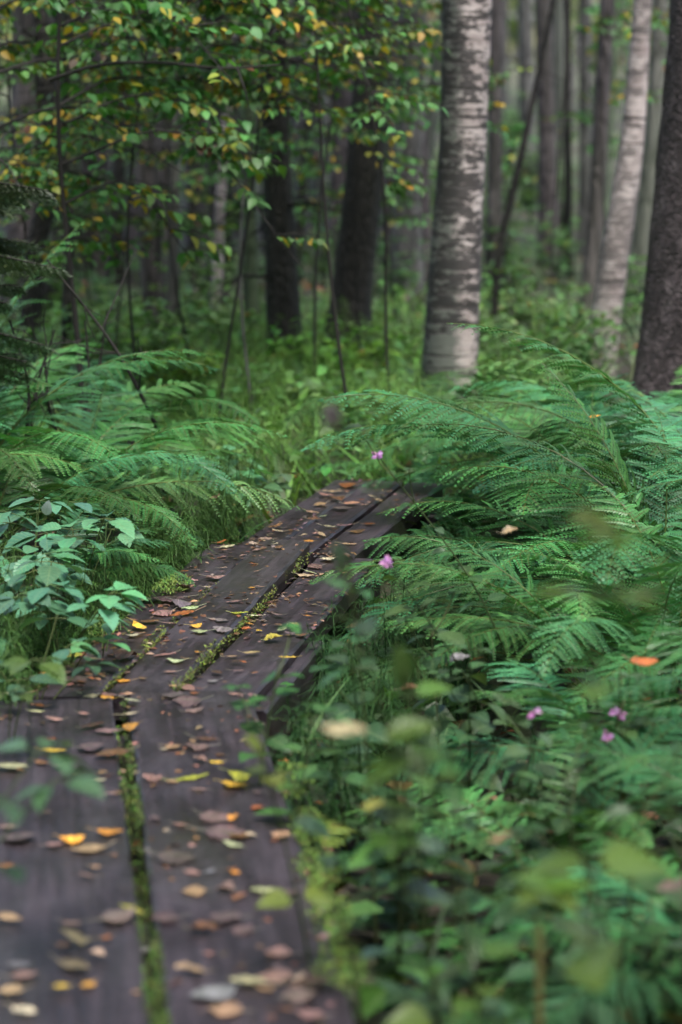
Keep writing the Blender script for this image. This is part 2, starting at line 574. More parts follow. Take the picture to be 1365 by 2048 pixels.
def plank_mesh(a, b, width, thick, dz0=0.0, dz1=0.0, seed=0):
    """plank from a to b (top centre line); local +Y along the length. returns mesh in local coordinates"""
    g = np.random.default_rng(seed)
    L = np.linalg.norm(np.asarray(b) - np.asarray(a))
    ny = max(8, int(L / 0.06))
    e = 0.006
    prof = [(-width / 2, -thick), (-width / 2, -e), (-width / 2 + e, 0), (-width / 4, 0), (0, 0), (width / 4, 0), (width / 2 - e, 0), (width / 2, -e), (width / 2, -thick)]
    k = len(prof)
    ys = np.linspace(0, L, ny)
    wob = np.cumsum(g.normal(0, 0.0006, (ny, 2)), 0)
    cup = g.uniform(-0.003, 0.003)
    v = []
    for q, y in enumerate(ys):
        for pi, (x, z) in enumerate(prof):
            xx = x + (wob[q, 0] + g.normal(0, .0007) if pi <= 2 else wob[q, 1] + g.normal(0, .0007) if pi >= k - 3 else 0)
            v.append((xx, y + (g.normal(0, .002) if q in (0, ny - 1) else 0), z + cup * math.cos(x / width * math.pi) + g.normal(0, .0004)))
    f = []
    for q in range(ny - 1):
        for p in range(k):
            r = (p + 1) % k
            f.append((q * k + p, q * k + r, (q + 1) * k + r, (q + 1) * k + p))
    for base, flip in ((0, False), ((ny - 1) * k, True)):
        for p in range(0, 4):
            qd = (base + p, base + k - 1 - p, base + k - 2 - p, base + p + 1)
            if p < 3 or True:
                if len(set(qd)) == 4:
                    f.append(qd if not flip else qd[::-1])
    mbp = MB()
    mbp.add(v, f)
    return mbp.mesh("plank", M_WOOD, smooth=False)


def lay(o, a, b):
    a, b = np.asarray(a, float), np.asarray(b, float)
    o.location = [float(x) for x in a]
    dd = b - a
    o.rotation_euler = (math.atan2(dd[2], math.hypot(dd[0], dd[1])), 0, math.atan2(-dd[0], dd[1]))


BOARDS = {}     # name -> (a, b, width)
# two wide boards, nearest
n0, n1 = G(240, 1400)[:2], G(324, 2100)[:2]
dirn = (n0 - n1) / np.linalg.norm(n0 - n1)
dirn = np.array([dirn[0] + 0.0, dirn[1]]); dirn /= np.linalg.norm(dirn)
side = np.array([dirn[1], -dirn[0]])
NEAR_END = n0 + dirn * 0.03
GAPN = 0.022
WN = 0.252
NEAR_START = NEAR_END - dirn * 2.6


def near_pt(s, off):
    return NEAR_END - dirn * s + side * off


# three narrower boards, middle
m_a, m_b = G(360, 1365)[:2], G(620, 1098)[:2]
dirm = (m_b - m_a) / np.linalg.norm(m_b - m_a)
sidem = np.array([dirm[1], -dirm[0]])
MID0 = m_a - dirm * 0.10
MIDL = np.linalg.norm(m_b - m_a) + 0.14
# far pair of gaps
f_a, f_b = G(628, 1094)[:2], G(705, 1035)[:2]
dirf = (f_b - f_a) / np.linalg.norm(f_b - f_a)
sidef = np.array([dirf[1], -dirf[0]])
FAR0 = f_a - dirf * 0.02
FARL = 1.15


def z3(p, z):
    return np.array([p[0], p[1], z])


sec1 = thing("boardwalk_section", z3(NEAR_END - dirn * 1.3, -0.05), "nearest stretch of boardwalk, two wide wet planks split by a mossy gap", "boardwalk", "boardwalk sections")
sec2 = thing("boardwalk_section", z3(MID0 + dirm * 0.7, -0.05), "middle stretch of boardwalk, three narrow planks running up to the right", "boardwalk", "boardwalk sections")
sec3 = thing("boardwalk_section", z3(FAR0 + dirf * 1.0, -0.05), "farthest stretch of boardwalk, bending away behind the ferns", "boardwalk", "boardwalk sections")


def world_child(o, root):
    o.parent = root
    o.matrix_parent_inverse = root.matrix_world.inverted()


bpy.context.view_layer.update()


def add_plank(root, key, a, b, width, seed, thick=0.05):
    o = bpy.data.objects.new("plank", plank_mesh(a, b, width, thick, seed=seed))
    sc.collection.objects.link(o)
    lay(o, a, b)
    world_child(o, root)
    BOARDS[key] = (np.asarray(a, float), np.asarray(b, float), width)
    return o


add_plank(sec1, "left wide board", z3(near_pt(2.6, -GAPN / 2 - WN / 2), 0), z3(near_pt(0.005, -GAPN / 2 - WN / 2), 0), WN, 1)
add_plank(sec1, "right wide board", z3(near_pt(2.6, GAPN / 2 + WN / 2), 0.0), z3(near_pt(0.0, GAPN / 2 + WN / 2), 0.004), WN, 2)
WM, GM = 0.130, 0.015
WR = 0.152
offs = [-(GM / 2 + WM / 2 + WM + GM), -(GM / 2 + WM / 2), (GM / 2 + WR / 2)]
add_plank(sec2, "left narrow board", z3(MID0 + sidem * offs[0], -0.012), z3(MID0 + dirm * (MIDL + 0.03) + sidem * offs[0], -0.010), WM, 3)
add_plank(sec2, "middle narrow board", z3(MID0 + dirm * 0.01 + sidem * offs[1], -0.010), z3(MID0 + dirm * MIDL + sidem * offs[1], 0.012), WM, 4)
add_plank(sec2, "right narrow board", z3(MID0 + sidem * (offs[2] + .002), -0.012), z3(MID0 + dirm * (MIDL - 0.02) + sidem * (offs[2] + .012), -0.024), WR, 5)
WF = 0.104
add_plank(sec3, "left far board", z3(FAR0 + sidef * (-1.5 * WF - .02), -0.016), z3(FAR0 + dirf * FARL + sidef * (-1.5 * WF - .02), -0.02), WF, 6)
add_plank(sec3, "middle far board", z3(FAR0 + dirf * .02 + sidef * (-0.5 * WF - .008), -0.012), z3(FAR0 + dirf * FARL + sidef * (-0.5 * WF - .008), -0.016), WF, 7)
add_plank(sec3, "right far board", z3(FAR0 + sidef * (0.5 * WF + .006), -0.016), z3(FAR0 + dirf * FARL + sidef * (0.5 * WF + .006), -0.02), WF, 8)


def joist(root, a, b, width, h, seed):
    o = bpy.data.objects.new("joist", plank_mesh(a, b, width, h, seed=seed))
    sc.collection.objects.link(o)
    lay(o, a, b)
    world_child(o, root)


for s_ in (0.14, 1.2, 2.3):
    c = near_pt(s_, 0)
    joist(sec1, z3(c - side * 0.29, -0.056), z3(c + side * 0.262, -0.056), 0.11, 0.09, int(s_ * 100))
for s_ in (0.12, MIDL - 0.12):
    c = MID0 + dirm * s_ - sidem * (WM / 2)
    joist(sec2, z3(c - sidem * 0.22, -0.080), z3(c + sidem * 0.225, -0.080), 0.10, 0.09, int(s_ * 100) + 9)
# low side beam under the right narrow board
joist(sec2, z3(MID0 + dirm * .02 + sidem * (offs[2] + WR / 2 + 0.022), -0.03), z3(MID0 + dirm * (MIDL * 0.42) + sidem * (offs[2] + WR / 2 + .022), -0.034), 0.035, 0.11, 77)
for s_ in (0.15, 1.0):
    c = FAR0 + dirf * s_ - sidef * (WF / 2)
    joist(sec3, z3(c - sidef * 0.2, -0.08), z3(c + sidef * 0.19, -0.08), 0.10, 0.09, int(s_ * 100) + 19)

# moss in the gaps: many tiny tufts, nobody could count
tuft = leaf_proto(2, 0.22, 0.2, 0.3)


def moss_strip(mb, a, b, wid, zlo, zhi, n, g, clump=True):
    """broken moss cushions clinging to the two facing edges of a gap, with dark soil between"""
    a, b = np.asarray(a), np.asarray(b)
    L = np.linalg.norm(b - a)
    sd = np.array([(b - a)[1], -(b - a)[0]]); sd /= np.linalg.norm(sd)
    ph = g.uniform(0, 6.28, 8)
    for _ in range(n):
        s = g.uniform()
        k = 1 if g.uniform() < .6 else -1
        q_ = 4 * (k > 0)
        x = s * L
        amt = math.sin(x * 7 + ph[q_]) + .8 * math.sin(x * 19 + ph[q_ + 1]) + .6 * math.sin(x * 41 + ph[q_ + 2]) + .35 * k
        if clump and amt < g.uniform(-.2, 1.8):
            continue
        o_ = k * wid * (g.uniform(.15, .95) if g.uniform() < .88 else g.uniform(.9, 1.35))
        over = abs(o_) > wid * .88
        z = zhi + .004 if over else zlo + (zhi - zlo) * g.uniform() ** 0.6 + .006 * max(0, min(amt, 2)) * (abs(o_) / wid)
        az = g.uniform(0, 6.28)
        put(mb, tuft, z3(a + (b - a) * s + sd * o_, z), (math.cos(az) * .7, math.sin(az) * .7, g.uniform(.2, 1.2)), size=g.uniform(.003, .009), roll=g.uniform(-1, 1),
            col=vary((0.10, 0.15, 0.022) if g.uniform() < .5 else ((0.05, 0.08, 0.018) if g.uniform() < .6 else (0.035, 0.024, 0.013)), .3, g))


g = np.random.default_rng(11)
mb = MB()
moss_strip(mb, near_pt(2.5, 0), near_pt(0.02, 0), 0.013, -0.05, -0.006, 13000, g)
moss_strip(mb, near_pt(2.5, 0), near_pt(0.1, 0), 0.013, -0.06, -0.022, 2000, g, False)
tag(link("moss", mb.mesh("moss", M_MOSS)), "green moss filling the gap between the two wide boards", "moss", kind='stuff')
mb = MB()
for off in (offs[0] + WM / 2 + GM / 2, offs[1] + WM / 2 + GM / 2):
    moss_strip(mb, MID0 + dirm * .05 + sidem * off, MID0 + dirm * (MIDL * 0.95) + sidem * off, 0.010, -0.045, -0.006, 6000, g)
    moss_strip(mb, MID0 + dirm * .05 + sidem * off, MID0 + dirm * (MIDL * 0.4) + sidem * off, 0.012, -0.045, 0.0, 1800, g)
tag(link("moss", mb.mesh("moss", M_MOSS)), "moss lining the two gaps between the narrow boards", "moss", kind='stuff')
mb = MB()
for (u, v, r_, n) in ((348, 1166, 0.05, 420), (330, 1175, 0.04, 260), (205, 1250, .05, 300), (585, 1560, .05, 500), (610, 1650, .045, 500), (635, 1740, .05, 600), (660, 1830, .045, 500), (680, 1930, .05, 600)):
    c = G(u, v, 0.0)
    for _ in range(n):
        az, rr = g.uniform(0, 6.28), r_ * math.sqrt(g.uniform())
        h = 0.009 * (1 - (rr / r_) ** 2) - .004
        a2 = g.uniform(0, 6.28)
        put(mb, tuft, (c[0] + rr * math.cos(az) * .8, c[1] + rr * math.sin(az) * 2.2, h * g.uniform(.3, 1)), (math.cos(a2) * .6, math.sin(a2) * .6, g.uniform(.2, 1.2)),
            size=g.uniform(.005, .012), col=vary((0.11, 0.16, 0.025), .25, g))
tag(link("moss", mb.mesh("moss", M_MOSS)), "yellow-green moss cushions spilling onto the outer board edges", "moss", kind='stuff')

# ------------------------------------------------------------------ fallen leaves on the boards
LC = {
    "yellow": (0.52, 0.33, 0.035), "orange": (0.50, 0.22, 0.03), "cream": (0.50, 0.42, 0.27), "tan": (0.30, 0.185, 0.105), "brown": (0.15, 0.065, 0.03),
    "dark brown": (0.06, 0.026, 0.018), "purplish": (0.12, 0.075, 0.082), "pinkish": (0.22, 0.125, 0.11), "pale green": (0.33, 0.37, 0.19), "yellow-green": (0.32, 0.33, 0.035),
    "green": (0.09, 0.20, 0.06), "rusty": (0.30, 0.09, 0.025), "grey": (0.16, 0.15, 0.155),
}


def fallen_leaf_mesh(shape, colour, state, g):
    c = np.array(LC[colour])
    kw = dict(n=10, seed=int(g.integers(1e6)), irr=g.uniform(.04, .13))
    if shape == "oval":
        kw.update(W=g.uniform(.26, .34), peak=.82)
    elif shape == "heart":
        kw.update(W=g.uniform(.38, .46), peak=.62)
    elif shape == "narrow":
        kw.update(W=g.uniform(.13, .19), peak=.9)
    elif shape == "broad":
        kw.update(W=g.uniform(.44, .52), peak=.78, tooth=.22)
    if state == "flat":
        kw.update(fold=g.uniform(-.05, .12), curl=g.uniform(-.06, .1), roll=g.uniform(0, .2), wav=.012)
    elif state == "curled":
        kw.update(fold=g.uniform(.15, .5), curl=g.uniform(-.3, -.05), roll=g.uniform(-.4, .4), wav=.03)
    else:  # arched up
        kw.update(fold=g.uniform(-.9, -.4), curl=g.uniform(.0, .25), roll=g.uniform(-.3, 0), wav=.02)
    v, f, uv = leaf_proto(**kw)
    v = v.copy()
    v[:, 0] -= 0.5
    v[:, 2] -= v[:, 2].min()
    mbl = MB()
    mot = np.clip(g.normal(1, .3, (len(v), 1)), .3, 1.6)
    mbl.add(v, f, np.clip(vary(c, .12, g)[None] * mot, .004, .9), uv)
    # stalk, a little curved
    s0 = v[1]
    L = g.uniform(.25, .5)
    sg = g.uniform(-.2, .2)
    tube(mbl, [s0, s0 + np.array([-L * .5, sg * .4, .05]), s0 + np.array([-L, sg, .10])], [.014, .012, .012], 4, np.clip(c * 0.9 + .08, 0, 1))
    return mbl.mesh("fallen_leaf", M_DEAD)


# (u, v, width in px, colour, shape, state)
LEAVES = [
    # middle / narrow boards (in focus)
    (397, 1305, 26, "orange", "oval", "flat"), (350, 1322, 46, "pale green", "heart", "flat"), (248, 1308, 66, "dark brown", "heart", "arched"),
    (392, 1255, 36, "yellow", "oval", "arched"), (398, 1267, 42, "pale green", "heart", "flat"), (445, 1262, 50, "grey", "broad", "flat"),
    (444, 1245, 34, "grey", "heart", "flat"), (492, 1249, 28, "rusty", "oval", "curled"), (518, 1249, 20, "yellow", "heart", "flat"),
    (498, 1236, 26, "orange", "narrow", "flat"), (482, 1229, 46, "yellow-green", "oval", "flat"), (505, 1221, 34, "cream", "narrow", "flat"),
    (380, 1221, 50, "pale green", "oval", "flat"), (548, 1268, 46, "yellow-green", "heart", "curled"), (604, 1260, 34, "brown", "broad", "flat"),
    (580, 1256, 32, "purplish", "broad", "flat"), (503, 1184, 20, "orange", "oval", "flat"), (506, 1138, 18, "rusty", "oval", "curled"),
    (513, 1153, 20, "tan", "narrow", "flat"), (557, 1108, 22, "brown", "heart", "arched"), (553, 1101, 14, "cream", "oval", "curled"),
    (513, 1112, 24, "pinkish", "oval", "flat"), (613, 1137, 46, "cream", "oval", "flat"), (622, 1133, 34, "pale green", "narrow", "flat"),
    (630, 1119, 40, "purplish", "broad", "flat"), (655, 1105, 40, "cream", "broad", "flat"), (662, 1101, 30, "tan", "oval", "flat"),
    (617, 1220, 22, "orange", "narrow", "flat"), (618, 1211, 26, "pinkish", "narrow", "flat"), (590, 1240, 24, "tan", "oval", "curled"),
    (565, 1248, 34, "pale green", "oval", "flat"), (555, 1219, 34, "purplish", "oval", "flat"), (468, 1210, 40, "pinkish", "narrow", "flat"),
    (432, 1152, 48, "pinkish", "oval", "flat"), (370, 1173, 60, "purplish", "broad", "curled"), (335, 1195, 80, "purplish", "broad", "flat"),
    (365, 1206, 50, "grey", "broad", "arched"), (365, 1231, 62, "rusty", "oval", "flat"), (325, 1221, 50, "pinkish", "broad", "flat"),
    (290, 1195, 46, "pale green", "oval", "flat"), (280, 1250, 46, "yellow", "oval", "arched"), (300, 1237, 46, "brown", "oval", "flat"),
    (340, 1240, 40, "pinkish", "narrow", "flat"), (265, 1266, 34, "cream", "oval", "flat"), (255, 1240, 40, "brown", "narrow", "flat"),
    (300, 1288, 20, "cream", "narrow", "flat"), (210, 1290, 32, "brown", "narrow", "flat"), (150, 1305, 44, "yellow-green", "broad", "arched"),
    (160, 1290, 22, "rusty", "oval", "flat"), (190, 1312, 26, "tan", "oval", "flat"), (325, 1310, 50, "pinkish", "narrow", "flat"),
    (340, 1342, 34, "pinkish", "oval", "flat"), (400, 1345, 22, "dark brown", "oval", "flat"), (435, 1337, 32, "dark brown", "heart", "flat"),
    (425, 1353, 28, "grey", "oval", "flat"), (450, 1356, 14, "brown", "oval", "flat"), (475, 1315, 26, "dark brown", "oval", "flat"),
    (486, 1318, 18, "rusty", "heart", "curled"), (465, 1303, 40, "tan", "narrow", "flat"), (475, 1331, 30, "pinkish", "narrow", "flat"),
    (510, 1337, 18, "brown", "oval", "flat"), (575, 1306, 50, "yellow", "narrow", "flat"), (505, 1297, 44, "tan", "narrow", "flat"),
    (455, 1088, 50, "cream", "narrow", "flat"), (445, 1081, 26, "rusty", "oval", "curled"), (520, 1079, 40, "tan", "oval", "flat"),
    (505, 1084, 22, "cream", "broad", "curled"), (540, 1084, 44, "cream", "narrow", "flat"), (530, 1068, 36, "pinkish", "broad", "flat"),
    (555, 1054, 34, "cream", "narrow", "flat"), (552, 1046, 36, "brown", "oval", "curled"), (617, 1077, 30, "orange", "oval", "flat"),
    (590, 1072, 26, "purplish", "oval", "flat"), (585, 1090, 44, "purplish", "oval", "flat"), (645, 1063, 44, "tan", "narrow", "flat"),
    (630, 1033, 34, "brown", "oval", "flat"), (647, 1025, 20, "pale green", "oval", "flat"), (625, 1015, 40, "tan", "narrow", "flat"),
    (640, 1000, 34, "tan", "broad", "flat"), (665, 975, 60, "tan", "narrow", "flat"), (695, 962, 46, "rusty", "broad", "flat"), (655, 982, 40, "pinkish", "broad", "flat"),
    (700, 1080, 40, "tan", "narrow", "flat"), (690, 1045, 40, "pinkish", "narrow", "flat"), (660, 1047, 40, "cream", "narrow", "flat"), (680, 1010, 44, "purplish", "broad", "flat"),
    (705, 1000, 40, "tan", "oval", "flat"), (675, 990, 40, "brown", "broad", "flat"), (715, 1055, 40, "brown", "oval", "flat"), (740, 1040, 30, "rusty", "oval", "flat"),
    # join of the sections
    (92, 1342, 36, "orange", "heart", "flat"), (128, 1338, 40, "pinkish", "broad", "flat"), (150, 1352, 60, "purplish", "broad", "flat"), (60, 1350, 60, "purplish", "broad", "flat"),
    (245, 1357, 36, "orange", "oval", "flat"), (285, 1355, 28, "brown", "oval", "flat"), (345, 1367, 22, "tan", "heart", "curled"), (375, 1369, 54, "pinkish", "oval", "flat"),
    (415, 1380, 30, "rusty", "oval", "flat"), (200, 1345, 50, "brown", "narrow", "flat"), (60, 1378, 40, "tan", "narrow", "flat"),
    # near pair, far half
    (180, 1386, 44, "cream", "oval", "flat"), (213, 1400, 40, "yellow", "oval", "curled"), (218, 1385, 40, "pinkish", "broad", "flat"), (265, 1412, 40, "cream", "narrow", "flat"),
    (262, 1438, 48, "cream", "narrow", "flat"), (262, 1466, 44, "orange", "broad", "arched"), (20, 1390, 46, "cream", "oval", "flat"), (75, 1418, 34, "rusty", "oval", "curled"),
    (168, 1431, 28, "pinkish", "oval", "flat"), (108, 1442, 40, "pinkish", "oval", "flat"), (75, 1428, 40, "pale green", "narrow", "flat"), (185, 1455, 74, "dark brown", "narrow", "flat"),
    (215, 1468, 60, "purplish", "oval", "flat"), (107, 1506, 58, "yellow", "oval", "flat"), (105, 1485, 30, "rusty", "oval", "curled"), (185, 1500, 70, "purplish", "broad", "flat"),
    (225, 1515, 90, "brown", "oval", "flat"), (345, 1400, 60, "purplish", "broad", "flat"), (375, 1412, 70, "purplish", "broad", "flat"), (390, 1428, 50, "pinkish", "broad", "flat"),
    (388, 1395, 22, "rusty", "oval", "flat"), (400, 1466, 20, "tan", "oval", "curled"), (348, 1503, 44, "tan", "heart", "flat"), (395, 1503, 60, "purplish", "broad", "flat"),
    (415, 1487, 60, "dark brown", "narrow", "flat"), (400, 1530, 36, "pinkish", "oval", "curled"), (432, 1531, 36, "yellow", "oval", "flat"), (440, 1517, 30, "brown", "oval", "flat"),
    (305, 1565, 50, "pinkish", "broad", "curled"), (345, 1572, 30, "tan", "oval", "flat"), (385, 1563, 90, "yellow-green", "narrow", "flat"), (470, 1580, 66, "yellow", "broad", "arched"),
    (478, 1567, 56, "yellow-green", "broad", "arched"), (395, 1588, 50, "pinkish", "narrow", "flat"), (515, 1624, 40, "rusty", "oval", "flat"), (25, 1540, 80, "pale green", "oval", "flat"),
    (85, 1528, 40, "brown", "oval", "flat"), (130, 1538, 56, "purplish", "oval", "flat"), (225, 1595, 44, "pinkish", "narrow", "flat"), (470, 1396, 40, "pinkish", "narrow", "flat"),
    # near pair, near half (blurred)
    (462, 1643, 44, "orange", "broad", "curled"), (312, 1645, 36, "purplish", "oval", "flat"), (365, 1658, 50, "pinkish", "oval", "flat"), (430, 1645, 80, "purplish", "broad", "flat"),
    (455, 1675, 110, "purplish", "broad", "flat"), (480, 1685, 60, "brown", "oval", "curled"), (465, 1699, 58, "pale green", "oval", "flat"), (500, 1680, 34, "cream", "oval", "curled"),
    (560, 1680, 50, "tan", "broad", "flat"), (145, 1684, 64, "orange", "broad", "flat"), (178, 1702, 88, "tan", "oval", "flat"), (110, 1692, 50, "pinkish", "oval", "flat"), (220, 1672, 66, "orange", "oval", "flat"),
    (40, 1680, 90, "purplish", "broad", "flat"), (15, 1660, 46, "pinkish", "oval", "flat"), (15, 1737, 46, "rusty", "oval", "curled"), (192, 1741, 28, "tan", "oval", "flat"),
    (172, 1757, 50, "pinkish", "narrow", "flat"), (355, 1725, 100, "purplish", "broad", "flat"), (385, 1752, 46, "pinkish", "oval", "flat"), (418, 1752, 36, "grey", "oval", "flat"),
    (470, 1753, 24, "orange", "heart", "flat"), (388, 1792, 60, "tan", "broad", "flat"), (450, 1788, 50, "pinkish", "broad", "curled"), (480, 1804, 46, "brown", "oval", "curled"),
    (525, 1789, 60, "pale green", "oval", "flat"), (580, 1790, 50, "purplish", "oval", "flat"), (240, 1842, 100, "pinkish", "broad", "flat"), (262, 1832, 60, "yellow-green", "oval", "curled"),
    (20, 1845, 70, "tan", "oval", "flat"), (145, 1852, 50, "pinkish", "oval", "flat"), (330, 1845, 70, "purplish", "broad", "flat"), (450, 1845, 90, "purplish", "broad", "flat"),
    (410, 1872, 80, "brown", "oval", "curled"), (485, 1870, 60, "purplish", "broad", "flat"), (150, 1890, 80, "tan", "oval", "curled"), (130, 1900, 50, "brown", "oval", "curled"),
    (195, 1917, 36, "cream", "heart", "curled"), (148, 1938, 96, "tan", "oval", "flat"), (35, 1935, 60, "grey", "oval", "flat"), (50, 1955, 70, "pinkish", "broad", "flat"),
    (175, 1975, 40, "orange", "heart", "arched"), (120, 1982, 48, "yellow", "oval", "flat"), (20, 1990, 70, "tan", "broad", "flat"), (50, 2028, 70, "cream", "oval", "flat"),
    (380, 1955, 76, "tan", "oval", "curled"), (495, 1976, 100, "cream", "oval", "flat"), (425, 1998, 120, "grey", "broad", "flat"), (550, 1960, 90, "pinkish", "broad", "flat"),
    (555, 1915, 70, "pinkish", "broad", "flat"), (600, 1965, 44, "cream", "oval", "curled"), (625, 1975, 80, "dark brown", "broad", "curled"), (420, 1917, 30, "pinkish", "oval", "flat"),
    (450, 2030, 90, "tan", "broad", "flat"), (620, 2040, 80, "pinkish", "oval", "flat"), (600, 2000, 90, "purplish", "broad", "flat"),
]


def board_at(x, y):
    """nearest board under a point: key, height, distance outside it"""
    best = None
    for k, (a, b, wd) in BOARDS.items():
        ab = b - a
        L = math.hypot(ab[0], ab[1])
        t = ((x - a[0]) * ab[0] + (y - a[1]) * ab[1]) / L
        s = abs((x - a[0]) * ab[1] - (y - a[1]) * ab[0]) / L
        out_ = max(0, s - wd / 2) + max(0, -t, t - L)
        z = a[2] + (b[2] - a[2]) * np.clip(t / L, 0, 1)
        if best is None or out_ < best[2]:
            best = (k, z, out_, t)
    return best


g = np.random.default_rng(23)
# extra small bits of litter on the boards
for _ in range(110):
    k = random.choice(["left wide board", "right wide board", "left narrow board", "left narrow board", "middle narrow board", "right narrow board", "left far board", "middle far board"])
    a, b, wd = BOARDS[k]
    t = g.uniform(.03, .97)
    ab = b - a
    sd = np.array([ab[1], -ab[0], 0]) / math.hypot(ab[0], ab[1])
    q = a + ab * t + sd * g.uniform(-.46, .46) * wd
    u, v = proj(q)
    if not (0 < u < 1365 and v < 2040):
        continue
    LEAVES.append((u, v, g.uniform(12, 24) * (v - 300) / 900, random.choice(["brown", "tan", "pinkish", "purplish", "rusty", "dark brown", "cream"]), random.choice(["oval", "narrow", "oval"]), random.choice(["flat", "flat", "curled"])))

rows = []
for (u, v, px, colour, shape, state) in LEAVES:
    q = G(u, v, 0.0)
    k, z, out_, t = board_at(q[0], q[1])
    depth = q[1]
    size = px / FPX * depth / CP * .86
    if shape == "narrow":
        size *= 1.0
    elif shape in ("broad", "heart"):
        size *= 0.95
    rows.append([k, colour, t, q, z, out_, size, shape, state])
rows.sort(key=lambda r: (r[0], r[1], r[2]))
cnt = {}
SHAPE_TX = {"oval": "oval", "heart": "heart-shaped", "narrow": "narrow", "broad": "broad"}
STATE_TX = {"flat": "lying flat", "curled": "curled up", "arched": "arched over"}
for (k, colour, t, q, z, out_, size, shape, state) in rows:
    n = cnt.get((k, colour), 0)
    cnt[(k, colour)] = n + 1
    o = link("fallen_leaf", fallen_leaf_mesh(shape, colour, state, g))
    zz = z + 0.003 + g.uniform(0, .004)
    o.location = (q[0], q[1], zz)
    ang = g.normal(0, .45) + (math.pi if g.uniform() < .5 else 0)
    o.rotation_euler = (g.normal(0, .05), g.normal(0, .05), ang)
    o.scale = (size,) * 3
    tag(o, f"{ORD[n]} {colour} leaf from the near end of the {k}, {SHAPE_TX[shape]}, {STATE_TX[state]}", "leaf", "fallen leaves on the boardwalk")

# crumbs of leaf, needles and bark nobody could count
gc_ = np.random.default_rng(29)
mb = MB()
crumb = leaf_proto(2, .35, .15, .15)
needle = leaf_proto(1, .03, .0, .0)
ctr = []
for _ in range(60):
    k = random.choice(["left wide board", "right wide board", "right wide board", "left narrow board", "left narrow board", "left narrow board", "middle narrow board", "right narrow board", "left far board", "middle far board", "right far board"])
    a, b, wd = BOARDS[k]
    ctr.append((k, gc_.uniform(.0, 1), gc_.choice([-.45, .45, 0, -.3, .3])))
for _ in range(1500):
    k, t0, s0 = ctr[int(gc_.integers(len(ctr)))]
    a, b, wd = BOARDS[k]
    ab = b - a
    L = math.hypot(ab[0], ab[1])
    t_ = np.clip(t0 + gc_.normal(0, .09 / L), .003, .997)
    s_ = np.clip(s0 + gc_.normal(0, .2), -.49, .49)
    sd = np.array([ab[1], -ab[0], 0]) / L
    q = a + ab * t_ + sd * s_ * wd + np.array([0, 0, .003])
    az = gc_.uniform(0, 6.28)
    if gc_.uniform() < .3:
        put(mb, needle, q, (math.cos(az), math.sin(az), .03), size=gc_.uniform(.015, .05), col=vary((.10, .06, .04), .3, gc_))
    else:
        put(mb, crumb, q, (math.cos(az), math.sin(az), gc_.normal(0, .12)), size=gc_.uniform(.006, .022), roll=gc_.normal(0, .2),
            col=vary(LC[random.choice(["brown", "dark brown", "purplish", "pinkish", "tan", "brown", "dark brown"])], .3, gc_))
tag(link("leaf_crumbs", mb.mesh("leaf_crumbs", M_DEAD)), "crumbs of leaf and needles scattered over the boards", "leaf litter", kind='stuff')

# ------------------------------------------------------------------ ferns
PINN = np.array([[0, 0, 0], [0.42, 0.19, 0.02], [1, 0.03, -0.03], [0.42, -0.19, 0.02]])


